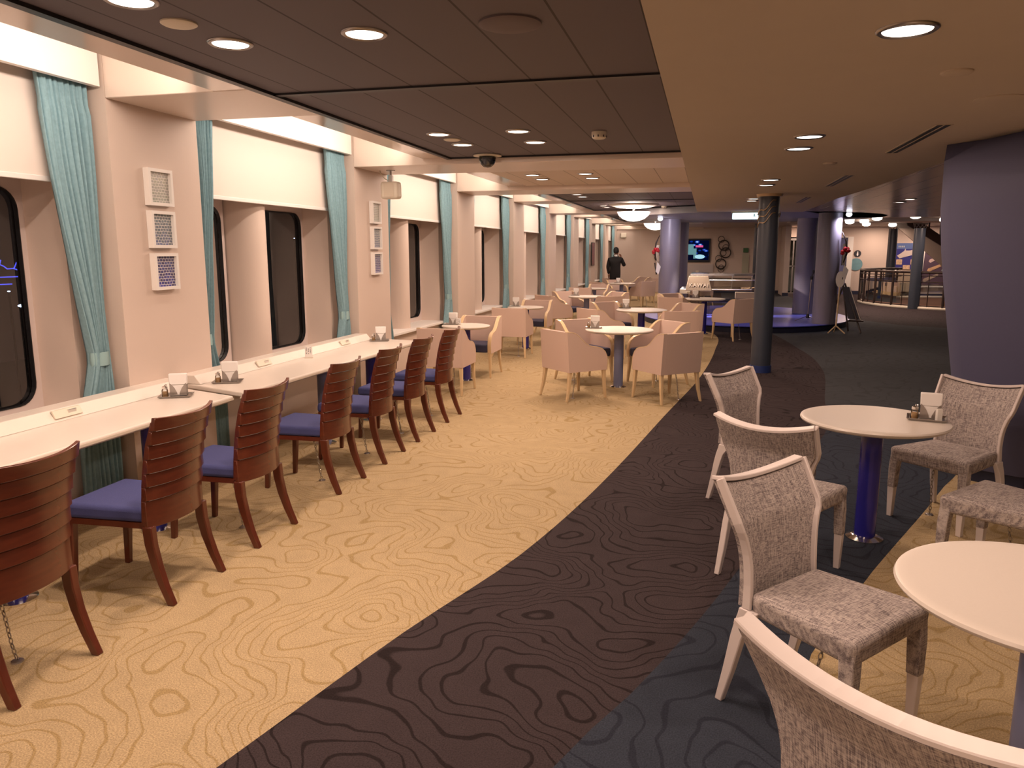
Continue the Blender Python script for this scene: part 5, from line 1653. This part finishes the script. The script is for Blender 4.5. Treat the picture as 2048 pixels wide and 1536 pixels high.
# head with nose, ear; hair cap
m = MB(); m.lathe([(0.02, -0.115), (0.05, -0.105), (0.068, -0.06), (0.078, 0.0), (0.076, 0.05), (0.055, 0.095), (0.015, 0.115)], 20)
h_ = m.build('head', M['skin'], pn, smooth=True, loc=(0.015, 0.04, 1.70)); h_.scale = (1, 1.22, 1)
m = MB(); m.lathe([(0.004, -0.02), (0.012, -0.012), (0.004, 0.02)], 8, (0.0, 0.078, -0.01)); m.build('nose', M['skin'], h_, smooth=True)
m = MB(); m.lathe([(0.006, -0.03), (0.013, 0.0), (0.006, 0.03)], 8, (0.078, 0.0, -0.01)); m.build('ear', M['skin'], h_, smooth=True)
m = MB(); m.lathe([(0.006, -0.03), (0.013, 0.0), (0.006, 0.03)], 8, (-0.078, 0.0, -0.01)); m.build('ear', M['skin'], h_, smooth=True)
m = MB(); m.box(-0.022, 0.022, 0.070, 0.073, -0.055, -0.050); m.build('mouth', M['ring'], h_)
m = MB(); m.lathe([(0.007, -0.006), (0.009, 0), (0.007, 0.006)], 8, (0.028, 0.066, 0.012)); m.lathe([(0.007, -0.006), (0.009, 0), (0.007, 0.006)], 8, (-0.028, 0.066, 0.012)); m.build('eyes', M['ink'], h_)
m = MB(); m.lathe([(0.070, -0.075), (0.086, -0.02), (0.088, 0.03), (0.070, 0.09), (0.02, 0.125)], 20)
o = m.build('hair', M['hair'], pn, smooth=True, loc=(0.012, 0.010, 1.705)); o.scale = (1, 1.15, 1)
m = MB(); m.lathe([(0.056, -0.04), (0.060, 0.03)], 14); m.build('collar', M['paper'], pn, smooth=True, loc=(0.005, 0.02, 1.555))
# raised hand: palm, four fingers, thumb
hn = [((0.15, 0.215, 1.44), 0.026), ((0.125, 0.20, 1.49), 0.032), ((0.11, 0.19, 1.53), 0.030)]
he = [(0, 1), (1, 2)]
for k, (dx, L) in enumerate(((-0.026, 0.055), (-0.009, 0.065), (0.009, 0.06), (0.026, 0.045))):
    b_ = len(hn)
    hn += [((0.11 + dx, 0.19, 1.545), 0.010), ((0.105 + dx, 0.175, 1.545 + L * 0.6), 0.009), ((0.095 + dx, 0.15, 1.545 + L), 0.008)]
    he += [(2, b_), (b_, b_ + 1), (b_ + 1, b_ + 2)]
b_ = len(hn)
hn += [((0.085, 0.175, 1.495), 0.011), ((0.065, 0.155, 1.53), 0.009)]
he += [(1, b_), (b_, b_ + 1)]
skin_mesh('hand', hn, he, M['skin'], pn, 1)
hn = [((-0.232, 0.055, 0.95), 0.028), ((-0.232, 0.06, 0.88), 0.034)]; he = [(0, 1)]
for dx, L in ((-0.025, 0.07), (-0.008, 0.085), (0.009, 0.08), (0.025, 0.06)):
    b_ = len(hn); hn += [((-0.232 + dx * 0.3, 0.06 + dx, 0.85), 0.010), ((-0.225, 0.065 + dx, 0.85 - L * 0.6), 0.009), ((-0.212, 0.07 + dx, 0.85 - L), 0.008)]
    he += [(1, b_), (b_, b_ + 1), (b_ + 1, b_ + 2)]
b_ = len(hn); hn += [((-0.215, 0.10, 0.90), 0.011), ((-0.205, 0.115, 0.86), 0.009)]; he += [(1, b_), (b_, b_ + 1)]
skin_mesh('hand', hn, he, M['skin'], pn, 1)
